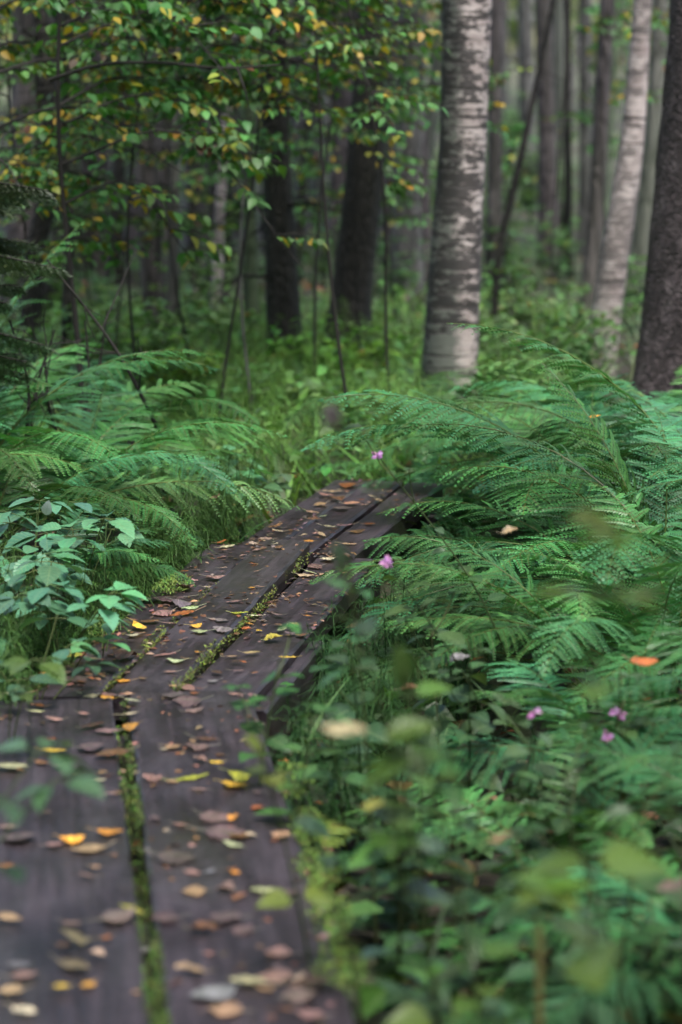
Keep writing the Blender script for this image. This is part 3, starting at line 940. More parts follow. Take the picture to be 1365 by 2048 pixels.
def frond_mesh(L, e0, e1, seed, npair=26, wid=0.17, col=(0.045, 0.115, 0.048), bend=0.0, stipe=0.2, rach=(0.085, 0.13, 0.035)):
    """one bipinnate frond from the origin along +X, elevation going from e0 to e1 degrees along its length"""
    g = np.random.default_rng(seed)
    ns = 40
    s = np.linspace(0, 1, ns)
    el = R(e0) + (R(e1) - R(e0)) * s ** 1.25
    yaw = bend * s ** 2
    dx = np.cos(el) * np.cos(yaw); dy = np.cos(el) * np.sin(yaw); dz = np.sin(el)
    step = L / (ns - 1)
    pts = np.c_[np.cumsum(dx), np.cumsum(dy), np.cumsum(dz)] * step
    pts -= pts[0]
    mbf = MB()
    tube(mbf, pts[::3], np.linspace(0.0035, 0.0008, len(pts[::3])), 4, rach)
    T = np.c_[dx, dy, dz]
    V, C = [], []
    for i in range(npair):
        q = i / (npair - 1)
        a = stipe + (1 - stipe) * (q ** 0.93) * 0.985
        k = a * (ns - 1)
        k0 = int(k)
        p = pts[k0] + (pts[min(k0 + 1, ns - 1)] - pts[k0]) * (k - k0)
        t = T[k0]
        lat = np.cross((0, 0, 1), t)
        lat /= np.linalg.norm(lat) + 1e-9
        nrm = np.cross(t, lat)
        env = min(1.0, (q + 0.22) / 0.5) ** 0.9 * (1 - q) ** 0.75 * 1.32 + 0.035
        for sd in (-1, 1):
            pl = wid * env * g.uniform(.9, 1.08)
            fw = R(g.normal(22 + 25 * q, 4))
            dr = g.normal(-0.10, 0.10)
            d0 = lat * sd * math.cos(fw) + t * math.sin(fw) + nrm * dr
            d0 /= np.linalg.norm(d0)
            pn = nrm - d0 * np.dot(nrm, d0)
            pn /= np.linalg.norm(pn)
            tw = g.normal(0, .22)
            sv = np.cross(pn, d0)
            sv, pn = sv * math.cos(tw) + pn * math.sin(tw), pn * math.cos(tw) - sv * math.sin(tw)
            npn = max(3, int(pl / 0.0085))
            cc = vary(col, .10, g)
            sag = g.uniform(.1, .35)
            # rachilla as a thin quad
            for m in range(npn):
                r_ = (m + 0.6) / npn
                base = p + d0 * pl * r_ - nrm * sag * pl * r_ ** 2
                ln = 0.0145 * (1 - r_) ** 0.5 * min(1, .55 + wid / .3) * (0.55 + 0.45 * env) + 0.003
                for s2 in (-1, 1):
                    dd = sv * s2 * 0.88 + d0 * 0.48 - pn * g.uniform(0.0, .28)
                    ww = d0 * 0.0075 / 0.19 * 0.6
                    # lozenge in the plane dd / d0
                    V.append(np.array([base, base + dd * ln * .4 + ww * .19, base + dd * ln, base + dd * ln * .4 - ww * .19]))
                    C.append(np.tile(cc * g.uniform(.85, 1.15), (4, 1)))
            e_ = p + d0 * pl - nrm * sag * pl
            m_ = p + d0 * pl * .5 - nrm * sag * pl * .25
            w2 = sv * 0.0011
            V.append(np.array([p - w2, m_ - w2, m_ + w2, p + w2])); C.append(np.tile(np.array(rach) * .9, (4, 1)))
            V.append(np.array([m_ - w2, e_, e_ + w2 * .3, m_ + w2])); C.append(np.tile(np.array(rach) * .8, (4, 1)))
    V = np.concatenate(V)
    mbf.add(V, np.arange(len(V)).reshape(-1, 4), np.concatenate(C))
    return mbf.mesh("frond", M_FERN, smooth=False)


FCOL = (0.050, 0.190, 0.068)
FROND = [frond_mesh(.95, 62, -22, 1, 28, .17, FCOL, .25), frond_mesh(1.0, 55, -30, 2, 30, .18, FCOL, -.3), frond_mesh(.85, 70, -5, 3, 26, .16, FCOL, .1),
         frond_mesh(1.05, 48, -34, 4, 30, .17, (0.058, 0.185, 0.062), .35), frond_mesh(.8, 78, 30, 5, 25, .15, (0.052, 0.17, 0.038), 0.0), frond_mesh(.9, 42, -25, 6, 27, .17, FCOL, -.15)]
FROND_Y = [frond_mesh(.8, 45, -35, 11, 24, .14, (0.15, 0.25, 0.04), .2, rach=(.2, .2, .06))]
gf = np.random.default_rng(31)


def fern(x, y, scale, label, group, n=8, heading=None, spread=3.14, kinds=(0, 1, 2, 3, 5), tilt=0.0, fronds=None, z=None):
    fr = fronds or FROND
    root = thing("fern", (x, y, gz(x, y) if z is None else z), label, "fern", group)
    a0 = gf.uniform(0, 6.28)
    for i in range(n):
        if heading is None:
            az = a0 + 2 * math.pi * i / n + gf.normal(0, .22)
        else:
            az = heading + spread * ((i + .5) / n * 2 - 1) + gf.normal(0, .12)
        o = link("frond", fr[int(gf.choice(kinds))] if fronds is None else fr[i % len(fr)], root, (gf.normal(0, .015), gf.normal(0, .015), 0))
        o.rotation_euler = (gf.normal(0, .12), gf.normal(tilt, .12), az)
        o.scale = (scale * gf.uniform(.82, 1.1),) * 3
    return root


RB = "ferns on the bank beyond the right side of the boards"
LB = "ferns on the bank along the left side of the boards"
WEST = math.pi
fern(0.56, 5.30, .74, "lacy fern on the right bank reaching fronds down toward the narrow boards", RB, 9, WEST, 1.5, (0, 1, 3, 5))
fern(0.72, 5.15, .82, "fern in the shadowed hollow at the front of the right bank", RB, 9, WEST, 2.0)
fern(0.72, 6.10, .84, "big fern at mid bank whose fronds sweep low over the path bend", RB, 10, WEST + .3, 1.5, (0, 1, 3, 3, 5))
fern(0.90, 5.75, 1.05, "wide fern on the right bank with one long pale stalk slanting to the right edge", RB, 10, WEST, 2.2, (1, 3, 0))
fern(1.12, 6.6, 1.25, "tall fern below the scaly dark trunk at the photo's right edge", RB, 10)
fern(0.82, 6.75, 1.22, "fern standing right below the leaning pale birch", RB, 9, WEST, 2.4)
fern(0.80, 6.05, .92, "dark upright fern rising above the others on the right bank", RB, 6, 1.2, 3.0, (4, 4, 2))
fern(0.63, 7.05, .78, "fern in front of the thick white birch base", RB, 9, WEST, 1.8)
fern(0.36, 8.35, .85, "fern covering the very foot of the thick white birch", RB, 9)
fern(0.34, 7.2, .44, "low fern leaning over the outer corner where the far boards stop", RB, 9, WEST, 2.2)
fern(0.20, 7.75, .42, "small fern closing the far end of the boards", RB, 8)
fern(0.76, 7.7, .82, "fern just right of the thick white birch, tips against the trunk", RB, 9)
fern(1.25, 7.6, .95, "fern at the back of the right bank under the pale birch", RB, 9)
fern(1.45, 5.9, .95, "fern cut by the photo's right edge at mid height", RB, 9, WEST, 2.0)
fern(1.12, 5.0, .85, "fern low at the right edge in front of the wide fern", RB, 9, WEST, 2.0)
fern(0.95, 4.45, .68, "blurred fern behind the pink flowers near the right edge", RB, 8, WEST, 2.2)
fern(0.55, 4.55, .62, "small blurred fern at the foot of the right bank behind big green leaves", RB, 8, WEST, 2.2)
fern(0.42, 4.05, .55, "blurred fern spreading under the fresh green leaves", RB, 8, WEST, 2.6)
fern(0.78, 3.85, .6, "blurred fern just under the pair of pink campions", RB, 8, WEST, 2.6)
fern(0.36, 3.35, .45, "low dark blurred fern among the front herbs", RB, 7, WEST, 2.6)
fern(1.02, 7.2, 1.02, "fern directly under the pale birch base, tips covering it", RB, 9)
fern(0.62, 3.42, .55, "closest blurred fern, low in the right corner of the photo", RB, 7, WEST - .2, 1.0, (3, 5, 1))
fern(1.6, 7.0, .95, "fern beyond the right edge behind the wide fern", RB, 8)
fern(0.50, 6.55, .46, "small fern at the bend of the boardwalk", RB, 8, WEST, 1.6)

fern(-0.95, 6.35, 0.94, "fern on the left bank with fronds fanned toward the narrow boards", LB, 9, 0.1, 1.7)
fern(-0.70, 5.62, .46, "small low fern with one sharp frond touching the left narrow board", LB, 7, 0.35, 1.2, z=-.03)
fern(-0.80, 6.75, 0.90, "left bank fern behind the sharp one, arching right", LB, 9, 0.1, 1.7)
fern(-1.12, 6.9, 0.99, "fern high on the left bank beside the photo's left edge", LB, 9)
fern(-1.15, 7.4, 1.09, "upright pale fern at the top of the left bank", LB, 8, 0.6, 2.6, (2, 4, 0))
fern(-0.88, 7.35, 0.86, "fern between the upright pale fern and the far boards", LB, 9)
fern(-1.3, 6.5, 0.92, "fern cut by the left edge above the broad leaves", LB, 8)
fern(-1.55, 8.2, .58, "fern behind the left bank near the young spruce", LB, 8)
fern(-1.15, 8.6, 0.80, "farthest fern on the left bank, soft and pale", LB, 8)
fern(-0.72, 5.5, 0.38, "tiny fern among the broad leaves left of the boards", LB, 7, .3, 1.8)

# yellow-green fronds along the near right board edge
fern(-0.01, 3.42, .32, "yellowing low fern by the lower corner of the right wide board", "yellowing ferns", 5, 2.0, .6, fronds=FROND_Y, tilt=.2, z=-.1)
fern(-0.03, 3.95, .30, "yellowing low fern halfway along the edge of the right wide board", "yellowing ferns", 5, 2.0, .7, fronds=FROND_Y, tilt=.2, z=-.1)

# ------------------------------------------------------------------ horsetails and ground cover: uncountable
gh = np.random.default_rng(41)


def horsetail(mb, x, y, z, h, col, g, br=0.085):
    lean = g.normal(0, .16, 2)
    p0 = np.array([x, y, z])
    top = p0 + np.array([lean[0] * h, lean[1] * h, h])
    tube(mb, [p0, (p0 + top) / 2, top], [.0016, .0014, .0007], 4, vary(np.array(col) * 1.1, .1, g))
    nw = int(h / 0.022)
    for i in range(2, nw):
        s = i / nw
        c = p0 + (top - p0) * s
        bl = br * (1 - s) ** .6 * g.uniform(.8, 1.15) + .012
        a0 = g.uniform(0, 6.28)
        nb = 9
        for k in range(nb):
            az = a0 + 6.28 * k / nb + g.normal(0, .15)
            dv = np.array([math.cos(az), math.sin(az), g.uniform(-.1, .35)])
            e1 = c + dv * bl * .55
            e2 = c + dv * bl + np.array([0, 0, -bl * g.uniform(.15, .55)])
            sd = np.array([-math.sin(az), math.cos(az), 0]) * .0009
            cc = vary(col, .15, g)
            mb.add([c - sd, e1 - sd, e1 + sd, c + sd, e2 - sd * .5, e2 + sd * .5], [(0, 1, 2, 3), (1, 4, 5, 2)], cc)


HC = (0.055, 0.125, 0.03)
mb = MB()
for _ in range(190):
    u, v = gh.uniform(110, 420), 0
    y = gh.uniform(4.6, 7.0)
    # left edge of the boards at this depth
    edge = (MID0 + sidem * (offs[0] - WM / 2))
    x_edge = edge[0] + dirm[0] / dirm[1] * (y - edge[1])
    x = x_edge - 0.02 - abs(gh.normal(0, .16))
    horsetail(mb, x, y, gz(x, y), gh.uniform(.18, .34), HC, gh)
tag(link("horsetail_carpet", mb.mesh("horsetail_carpet", M_HERB)), "feathery horsetails along the left edge of the narrow boards", "horsetail", kind='stuff')
mb = MB()
for _ in range(110):
    y = gh.uniform(4.1, 6.4)
    edge = (MID0 + sidem * (offs[2] + WR / 2))
    x_edge = edge[0] + dirm[0] / dirm[1] * (y - edge[1])
    x = x_edge + 0.05 + abs(gh.normal(0, .17))
    if board_at(x, y)[2] < .05:
        continue
    horsetail(mb, x, y, gz(x, y), gh.uniform(.14, .30), (0.04, 0.105, 0.03), gh)
tag(link("horsetail_carpet", mb.mesh("horsetail_carpet", M_HERB)), "dark feathery horsetails in the ditch along the right board edge", "horsetail", kind='stuff')
mb = MB()
for _ in range(210):
    y = gh.uniform(7.2, 11.5)
    x = gh.uniform(-1.0, 0.55) * (0.6 + .06 * y)
    if board_at(x, y)[2] < .10:
        continue
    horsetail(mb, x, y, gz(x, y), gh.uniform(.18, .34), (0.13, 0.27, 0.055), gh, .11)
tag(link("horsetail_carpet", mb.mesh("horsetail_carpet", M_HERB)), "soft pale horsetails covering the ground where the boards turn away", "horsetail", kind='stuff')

# grass blades + low leaves over the whole forest floor
blade = leaf_proto(3, 0.022, 0.1, 0.45)
lowleaf = leaf_proto(3, 0.34, 0.25, 0.3)
mb = MB()
for _ in range(9000):
    y = 3.2 + 14 * gh.uniform() ** 1.4
    x = gh.uniform(-1, 1) * (0.75 + 0.22 * y)
    if board_at(x, y)[2] < .02 or (x < -.25 and y < 4.4):
        continue
    az = gh.uniform(0, 6.28)
    if gh.uniform() < (.5 if y > 7 else .16):
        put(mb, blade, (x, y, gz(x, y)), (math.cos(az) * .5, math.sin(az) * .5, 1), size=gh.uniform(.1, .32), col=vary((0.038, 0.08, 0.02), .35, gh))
    else:
        h = gh.uniform(.01, .16)
        put(mb, lowleaf, (x, y, gz(x, y) + h), (math.cos(az), math.sin(az), gh.uniform(-.2, .4)), size=gh.uniform(.03, .08), roll=gh.normal(0, .3),
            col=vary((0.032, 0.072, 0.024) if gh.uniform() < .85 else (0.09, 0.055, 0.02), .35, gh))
for _ in range(7000):
    y = gh.uniform(7.6, 13.5)
    x = gh.uniform(-1.5, .9) * (0.5 + .07 * y)
    if board_at(x, y)[2] < .015:
        continue
    az = gh.uniform(0, 6.28)
    if gh.uniform() < .6:
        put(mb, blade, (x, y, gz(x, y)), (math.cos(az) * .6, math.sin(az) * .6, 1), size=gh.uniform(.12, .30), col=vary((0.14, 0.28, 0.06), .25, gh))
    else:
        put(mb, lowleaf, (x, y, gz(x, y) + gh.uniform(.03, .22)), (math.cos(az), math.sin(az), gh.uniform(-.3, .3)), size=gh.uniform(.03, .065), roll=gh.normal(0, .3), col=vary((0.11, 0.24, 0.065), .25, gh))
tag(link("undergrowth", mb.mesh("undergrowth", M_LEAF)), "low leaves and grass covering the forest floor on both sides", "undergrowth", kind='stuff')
mb = MB()
dl = leaf_proto(3, 0.33, 0.3, 0.2)
for _ in range(3500):
    y = 3.2 + 14 * gh.uniform() ** 1.3
    x = gh.uniform(-1, 1) * (0.75 + 0.2 * y)
    if board_at(x, y)[2] < .0:
        continue
    az = gh.uniform(0, 6.28)
    put(mb, dl, (x, y, gz(x, y) + .008), (math.cos(az), math.sin(az), gh.normal(0, .15)), size=gh.uniform(.03, .075), roll=gh.normal(0, .3),
        col=vary(random.choice([LC["brown"], LC["tan"], LC["dark brown"], LC["rusty"], LC["dark brown"]]), .3, gh))
tag(link("leaf_litter", mb.mesh("leaf_litter", M_DEAD)), "brown leaf litter on the ground beside the boards", "leaf litter", kind='stuff')

# ------------------------------------------------------------------ broad-leaved herbs
OVATE = [leaf_proto(6, .30, .22, .25, seed=1), leaf_proto(6, .27, .3, .4, seed=2), leaf_proto(6, .33, .15, .15, wav=.012, seed=3)]
TOOTH = [leaf_proto(14, .31, .16, .22, tooth=.16, wav=.006, peak=.85, seed=4), leaf_proto(14, .34, .22, .3, tooth=.16, wav=.006, peak=.8, seed=5)]
HEART = [leaf_proto(8, .43, .2, .25, peak=.6, seed=6), leaf_proto(8, .40, .12, .35, peak=.6, wav=.01, seed=7)]
gp = np.random.default_rng(53)


def campion(x, y, h, label, group, ztop=None, flowers=0, leaf=.085, col=(0.055, 0.125, 0.045), lean=None, nodes=6, name="campion", cat="flower", protos=None, fcol=(0.42, 0.18, 0.40), z=None, hero=None):
    """upright herb: stem with opposite leaves, pink five-petalled flowers on top"""
    z0 = gz(x, y) if z is None else z
    root = thing(name, (x, y, z0), label, cat, group)
    lean = gp.normal(0, .14, 2) if lean is None else lean
    ctrl = np.array([[0, 0, 0], [lean[0] * h * .35, lean[1] * h * .35, h * .5], [lean[0] * h, lean[1] * h, h]])
    pts = spline(ctrl, 12)
    mbs = MB()
    tube(mbs, pts, np.linspace(.0026, .0014, 12), 6, (0.04, 0.06, 0.022))
    mbl = MB()
    pr = protos or OVATE
    a0 = gp.uniform(0, 6.28)
    for i in range(nodes):
        s = .15 + .82 * i / max(nodes - 1, 1)
        p = pts[min(11, int(s * 11))]
        sz = leaf * (1.15 - .55 * s) * gp.uniform(.85, 1.15)
        for k in (0, 1):
            az = a0 + i * 1.57 + k * math.pi + gp.normal(0, .2)
            dv = (math.cos(az), math.sin(az), gp.uniform(-.1, .45))
            b_ = p + np.array(dv) * .012
            tube(mbs, [p, b_, b_ + np.array(dv) * .004], .0012, 4, (.05, .08, .03))
            put(mbl, pr[int(gp.integers(len(pr)))], b_, dv, size=sz, roll=gp.normal(0, .25), col=vary(col, .16, gp))
        if i > 2 and gp.uniform() < .4:
            az = gp.uniform(0, 6.28)
            e = p + np.array([math.cos(az) * .06, math.sin(az) * .06, .08])
            tube(mbs, [p, (p + e) / 2 + [0, 0, -.01], e], .0014, 4, (.1, .13, .05))
            for k in range(4):
                az = gp.uniform(0, 6.28)
                put(mbl, pr[0], e, (math.cos(az), math.sin(az), gp.uniform(0, .5)), size=sz * .6, col=vary(col, .2, gp))
    if hero is not None:
        hs, hd, hu, hc = hero
        hd = np.asarray(hd, float) / np.linalg.norm(hd)
        put(mbl, OVATE[1], pts[-1] - hd * hs * .5, hd, up=hu, size=hs * .85, col=np.asarray(hc) * .7)
        tube(mbs, [pts[-2], pts[-1] - hd * hs * .25, pts[-1] - hd * hs * .5], .0012, 4, (.1, .14, .05))
    link("stem", mbs.mesh("stem", M_HERB), root)
    link("foliage", mbl.mesh("foliage", M_LEAF), root)
    top = pts[-1]
    for q in range(flowers):
        off = np.array([gp.uniform(-.03, .03), gp.uniform(-.02, .02), gp.uniform(-.04, .0)]) if q else np.zeros(3)
        flower(root, top + off, fcol)
    return root


petal = leaf_proto(4, .24, -.1, .25, peak=1.4)


def flower(root, p, col, face=None, size=.0155):
    mbf = MB()
    fd = np.array([gp.uniform(-1.2, 1.2), -1.0, gp.uniform(.0, 1.0)]) if face is None else np.asarray(face, float)
    fd /= np.linalg.norm(fd)
    a = np.cross(fd, (0, 0, 1)); a /= np.linalg.norm(a)
    b = np.cross(a, fd)
    for k in range(5):
        th = 6.283 * k / 5 + .3
        if gp.uniform() < .12:
            continue
        for sgn in (-.22, .22):   # notched petals: two lobes each
            dv = a * math.cos(th + sgn) + b * math.sin(th + sgn) + fd * .15
            put(mbf, petal, p, dv, up=fd, size=size * gp.uniform(.7, 1.2), roll=gp.normal(0, .35), col=vary(col, .22, gp))
    fl = link("flower", mbf.mesh("flower", M_PETAL), root)
    mbc = MB()
    tube(mbc, [p - fd * .013, p - fd * .008, p - fd * .002, p], [.002, .0055, .0048, .003], 8, (0.12, 0.05, 0.05))
    link("calyx", mbc.mesh("calyx", M_HERB), fl)


def campion_px(u, v, dist, label, **kw):
    """campion whose top shows at pixel u, v at the given distance"""
    t = P(u, v, dist)
    lean = gp.normal(0, .1, 2)
    if 'slant' in kw:
        lean = np.array([-kw.pop('slant'), 0.0])
    h0 = t[2] - gz(t[0], t[1])
    x, y = t[0] - lean[0] * h0, t[1] - lean[1] * h0
    h = t[2] - gz(x, y)
    return campion(x, y, h, label, kw.pop("group", "pink campions"), lean=lean, **kw)


campion_px(1068, 1424, 3.95, "pink campion flower standing alone, the brightest of the blurred ones", flowers=1, nodes=7)
campion_px(1236, 1428, 4.25, "upper bloom of the pink campion pair close to the right edge", flowers=1, nodes=7)
campion_px(1216, 1475, 4.15, "lower bloom of the pink campion pair, on a shorter stem", flowers=1, nodes=6)
campion_px(770, 1125, 4.5, "pink campion whose bloom hovers before the narrow boards' right edge", flowers=1, nodes=8, slant=.5)
campion_px(733, 908, 5.0, "topmost pink campion, bloom where the path disappears", flowers=1, nodes=9, leaf=.05, slant=.55)
campion_px(655, 835, 2.9, "very blurred pale stalk with faded pink bloom above the path end", flowers=1, nodes=2, leaf=.03, fcol=(.16, .12, .13), slant=.45)
campion_px(262, 885, 7.2, "small pink bloom among the left bank ferns", flowers=1, nodes=4, leaf=.05)

HB = "leafy herbs in front of the right bank"
herbs = [  # u, v of the top, distance, leaf size, protos, colour, label
    (820, 1315, 3.20, .085, HEART, (0.07, 0.15, .03), "tall blurred herb with bright leaf hanging before the ditch"),
    (700, 1110, 3.65, .075, OVATE, (0.05, 0.11, .06), "blurred bluish herb leaf overlapping the right narrow board"),
    (1190, 1025, 2.50, .085, HEART, (0.10, 0.16, .03), "big yellow-green blurred leaf in front of the ferns"),
    (790, 1470, 3.25, .095, HEART, (0.075, 0.15, .025), "very blurred herb with big fresh green leaves beside the cream leaf"),
    (620, 1480, 3.85, .075, OVATE, (0.06, 0.13, .04), "herb leaning over the right wide board with pale top leaf"),
    (560, 1320, 4.10, .065, HEART, (0.06, 0.13, .05), "herb at the joint of the wide and narrow boards"),
    (700, 1250, 4.30, .07, HEART, (0.055, 0.115, .06), "bluish herb in the ditch beside the narrow boards"),
    (650, 1400, 4.00, .06, HEART, (0.06, 0.125, .05), "herb with heart-shaped leaves before the dark board end"),
    (900, 1500, 3.30, .08, OVATE, (0.05, 0.12, .04), "leafy herb below the cream leaf, darker green"),
    (960, 1600, 3.65, .075, OVATE, (0.05, 0.115, .045), "bushy herb under the lone pink flower"),
    (1130, 1520, 3.70, .07, OVATE, (0.055, 0.12, .045), "dense herb between the pink flowers"),
    (1290, 1560, 3.10, .07, OVATE, (0.055, 0.12, .05), "dense herb at the right edge under the pair of pink campions"),
    (1050, 1700, 3.40, .08, HEART, (0.05, 0.105, .05), "dull green herb with a large drooping leaf"),
    (780, 1720, 3.75, .08, OVATE, (0.045, 0.11, .055), "bluish leafed herb at the dark mud hollow"),
    (870, 1850, 3.15, .07, OVATE, (0.045, 0.10, .04), "dark herb low in front, right of the near boards"),
    (800, 1640, 3.90, .07, HEART, (0.055, 0.12, .05), "herb touching the near right board with round leaves"),
    (1180, 1780, 3.35, .075, OVATE, (0.05, 0.11, .045), "herb above the brown stalks in the right corner"),
    (990, 1990, 2.75, .07, HEART, (0.06, 0.14, .06), "pale round leaf low in the lower middle of the photo"),
    (1320, 1850, 3.30, .07, OVATE, (0.045, 0.10, .04), "dark herb in the lower right corner"),
    (840, 1560, 3.70, .08, OVATE, (0.06, 0.14, .03), "yellowish green herb right of the board edge moss"),
    (1240, 1330, 4.00, .06, OVATE, (0.05, 0.11, .04), "herb poking from the ferns above the pair of pink campions"),
    (940, 1260, 4.40, .06, HEART, (0.05, 0.10, .05), "herb in the shaded fern gap over the ditch"),
    (860, 1230, 4.60, .06, HEART, (0.045, 0.10, .05), "single stalk with dark heart leaf in front of the ferns"),
    (820, 1960, 3.00, .065, OVATE, (0.045, 0.10, .04), "herb by the lower board corner among dark stems"),
    (1100, 1880, 3.25, .07, OVATE, (0.045, 0.10, .05), "herb in front of the tall yellow stalk"),
]
for (u, v, dd, lf, pr, col, lab) in herbs:
    campion_px(u, v, dd, lab, leaf=lf * 1.1, protos=pr, col=np.array(col) * gp.uniform(.32, .75) * [.85, 1.15, .85], group=HB, name="leafy_herb", cat="plant", nodes=int(gp.integers(5, 8)))

UPC = (0, -.45, .9)
for (u, v, dd, px, dv, col, lab) in [
    (1190, 1045, 2.5, 150, (1, 0, -.12), (0.10, 0.17, .02), "big yellow-green blurred leaf floating in front of the fern stalk"),
    (700, 1125, 3.0, 90, (.5, 0, -1), (0.06, 0.11, .075), "bluish blurred leaf overlapping the right narrow board's edge"),
    (822, 1350, 2.75, 130, (.35, 0, -1), (0.055, 0.13, .02), "long green blurred leaf hanging down over the ditch"),
    (830, 1450, 2.7, 125, (.8, 0, .5), (0.085, 0.19, .015), "fresh green blurred leaf just right of the cream leaf"),
    (765, 1540, 2.7, 150, (-1, 0, -.35), (0.085, 0.19, .015), "broad fresh green blurred leaf under the cream leaf"),
    (640, 1650, 3.1, 100, (1, 0, -.1), (0.035, 0.09, .065), "teal blurred leaf at the outer edge of the right wide board"),
    (1000, 2010, 2.9, 80, (1, 0, .1), (0.06, 0.15, .08), "pale green leaf lowest in front beside the yellow stalk"),
    (520, 1490, 3.2, 70, (1, 0, -.6), (0.13, 0.20, .03), "yellow-green leaf poking over the dark plank corner"),
]:
    campion_px(u, v, dd, lab, leaf=.06, protos=HEART, col=np.array(col) * .6, group="herbs with one big blurred leaf", name="leafy_herb", cat="plant", nodes=3,
               hero=(px / FPX * dd, dv, UPC, col), slant=.18)

# left side: broad compound leaves (in focus) and blurred leaves at the left edge
LH = "broad-leaved plants left of the boards"


def elder(u, v, dist, label, size=.075, n=4, col=(0.075, 0.205, 0.125), spread=.12, dx=0.0):
    t = P(u, v, dist)
    x, y = t[0] + dx, t[1]
    z0 = gz(x, y)
    h = t[2] - z0
    root = thing("ground_elder", (x, y, z0), label, "plant", LH)
    mbs, mbl = MB(), MB()
    for i in range(n):
        az = gp.uniform(0, 6.28)
        rr = spread * gp.uniform(.2, 1)
        hh = h * gp.uniform(.7, 1.05)
        e = np.array([math.cos(az) * rr - dx, math.sin(az) * rr, hh])
        tube(mbs, spline([(0, 0, 0), (e[0] * .3, e[1] * .3, hh * .6), e], 8), np.linspace(.0022, .0013, 8), 5, (.09, .14, .05))
        c = vary(col, .14, gp)
        az2 = az + gp.normal(0, .4)
        for k, da in enumerate((0, 1.25, -1.25)):
            dv = np.array([math.cos(az2 + da), math.sin(az2 + da), gp.uniform(-.25, .15)])
            b_ = e + dv * size * .35
            tube(mbs, [e, (e + b_) / 2, b_], .001, 4, (.09, .14, .05))
            put(mbl, TOOTH[int(gp.integers(2))], b_, dv, size=size * gp.uniform(.65, 1.0) * (1.1 if k == 0 else .95), roll=gp.normal(0, .2), col=vary(c, .06, gp))
            if gp.uniform() < .5:
                dv2 = np.array([math.cos(az2 + da * 1.9), math.sin(az2 + da * 1.9), gp.uniform(-.3, .1)])
                put(mbl, TOOTH[0], b_, dv2, size=size * .75, roll=gp.normal(0, .2), col=vary(c, .06, gp))
    link("stem", mbs.mesh("stem", M_HERB), root)
    link("foliage", mbl.mesh("foliage", M_LEAF), root)


for args in [
    (60, 985, 5.6, "broad-leaved plant topped by a pale turned leaf at the left edge", .08, 6), (150, 1020, 5.5, "sharp plant with wet toothed leaflets left of the ferns", .078, 6),
    (205, 1065, 5.55, "plant whose three leaflets reach over the horsetails", .07, 4), (40, 1070, 5.3, "broad-leaved plant at the left edge under the pale turned leaf", .085, 6),
    (100, 1110, 5.25, "wet leafy plant in the middle of the left leaf mass", .08, 6), (30, 1160, 5.0, "plant with drooping big leaves at the left edge", .085, 5),
    (120, 1190, 5.0, "plant with pale rounded leaves above the board litter", .075, 5), (60, 1255, 4.7, "low plant with bright leaves at the left board corner", .07, 5),
    (200, 1215, 5.1, "small plant with dark round leaf beside horsetails", .05, 3), (10, 1320, 4.3, "yellow-green low plant at the left edge by the litter", .065, 5, (.08, .15, .03)),
    (480, 905, 7.4, "tall bluish leafy plant between the fern fans and the far boards", .085, 7, (.085, .22, .115)), (450, 930, 7.2, "shorter bluish plant in front of the tall leafy one", .075, 6, (.085, .22, .115)),
    (520, 950, 7.3, "leafy plant bending to the far boards", .07, 5, (.055, .13, .065)), (590, 900, 8.4, "leafy plant where the far boards vanish", .07, 5, (.06, .12, .06)),
    (640, 880, 8.9, "tall thin leafy stalk beyond the far boards", .06, 5, (.06, .12, .06)),
]:
    elder(*args)
for args in [
    (0, 1455, 2.75, "large blurred teal leaf over the left wide board", .065, 1, (.03, .08, .05), .01, -.22), (0, 1580, 2.7, "blurred pair of leaves low at the left edge", .06, 1, (.03, .08, .04), .01, -.22),
    (75, 1380, 3.2, "blurred thin frond-like leaf above the left board joint", .07, 2, (.05, .11, .06), .03, -.2),
]:
    elder(*args)
# white turned leaf
mbl = MB()
t = P(92, 1030, 5.5)
put(mbl, TOOTH[0], (0, 0, 0), (.2, -.5, .8), up=(0, -1, .1), size=.04, col=(0.55, 0.62, 0.66))
tag(link("turned_leaf", mbl.mesh("turned_leaf", M_LEAF), loc=t), "pale silvery leaf turned upside down on the left broad leaves", "leaf")
# leaves lying / caught on plants
for (u, v, dd, px, colour, shape, lab) in [
    (690, 1463, 2.7, 95, "cream", "oval", "big cream leaf resting on the herbs beside the near boards"),
    (1350, 1775, 3.0, 74, "pinkish", "oval", "pinkish dead leaf caught on the herbs at the right edge"),
    (922, 1322, 4.5, 44, "grey", "heart", "dull grey-pink leaf caught below the ferns"),
    (1020, 1065, 4.6, 34, "tan", "oval", "small tan leaf caught in the fern fronds"),
    (750, 1612, 3.1, 50, "yellow-green", "oval", "yellow leaf caught low in the herbs"),
    (1290, 1325, 4.2, 60, "rusty", "oval", "rusty leaf hanging in the ferns at the right"),
    (1190, 835, 6.2, 24, "orange", "oval", "orange leaf lodged in the dark upright fern"),
    (430, 995, 6.3, 22, "tan", "oval", "small tan leaf lying on the left fern fan"),
    (820, 1380, 4.4, 40, "brown", "oval", "brown leaf under the ferns in the ditch"),
    (1000, 1680, 3.0, 60, "brown", "narrow", "withered brown leaf hanging among the herbs"),
]:
    o = link("fallen_leaf", fallen_leaf_mesh(shape, colour, "curled" if shape != "broad" else "flat", gp))
    t = P(u, v, dd)
    o.location = t
    o.rotation_euler = (.2 + .1 * math.sin(u), .12 * math.cos(v), .3 * math.sin(v))
    o.scale = (px / FPX * dd,) * 3
    tag(o, lab, "leaf", "leaves caught on plants")

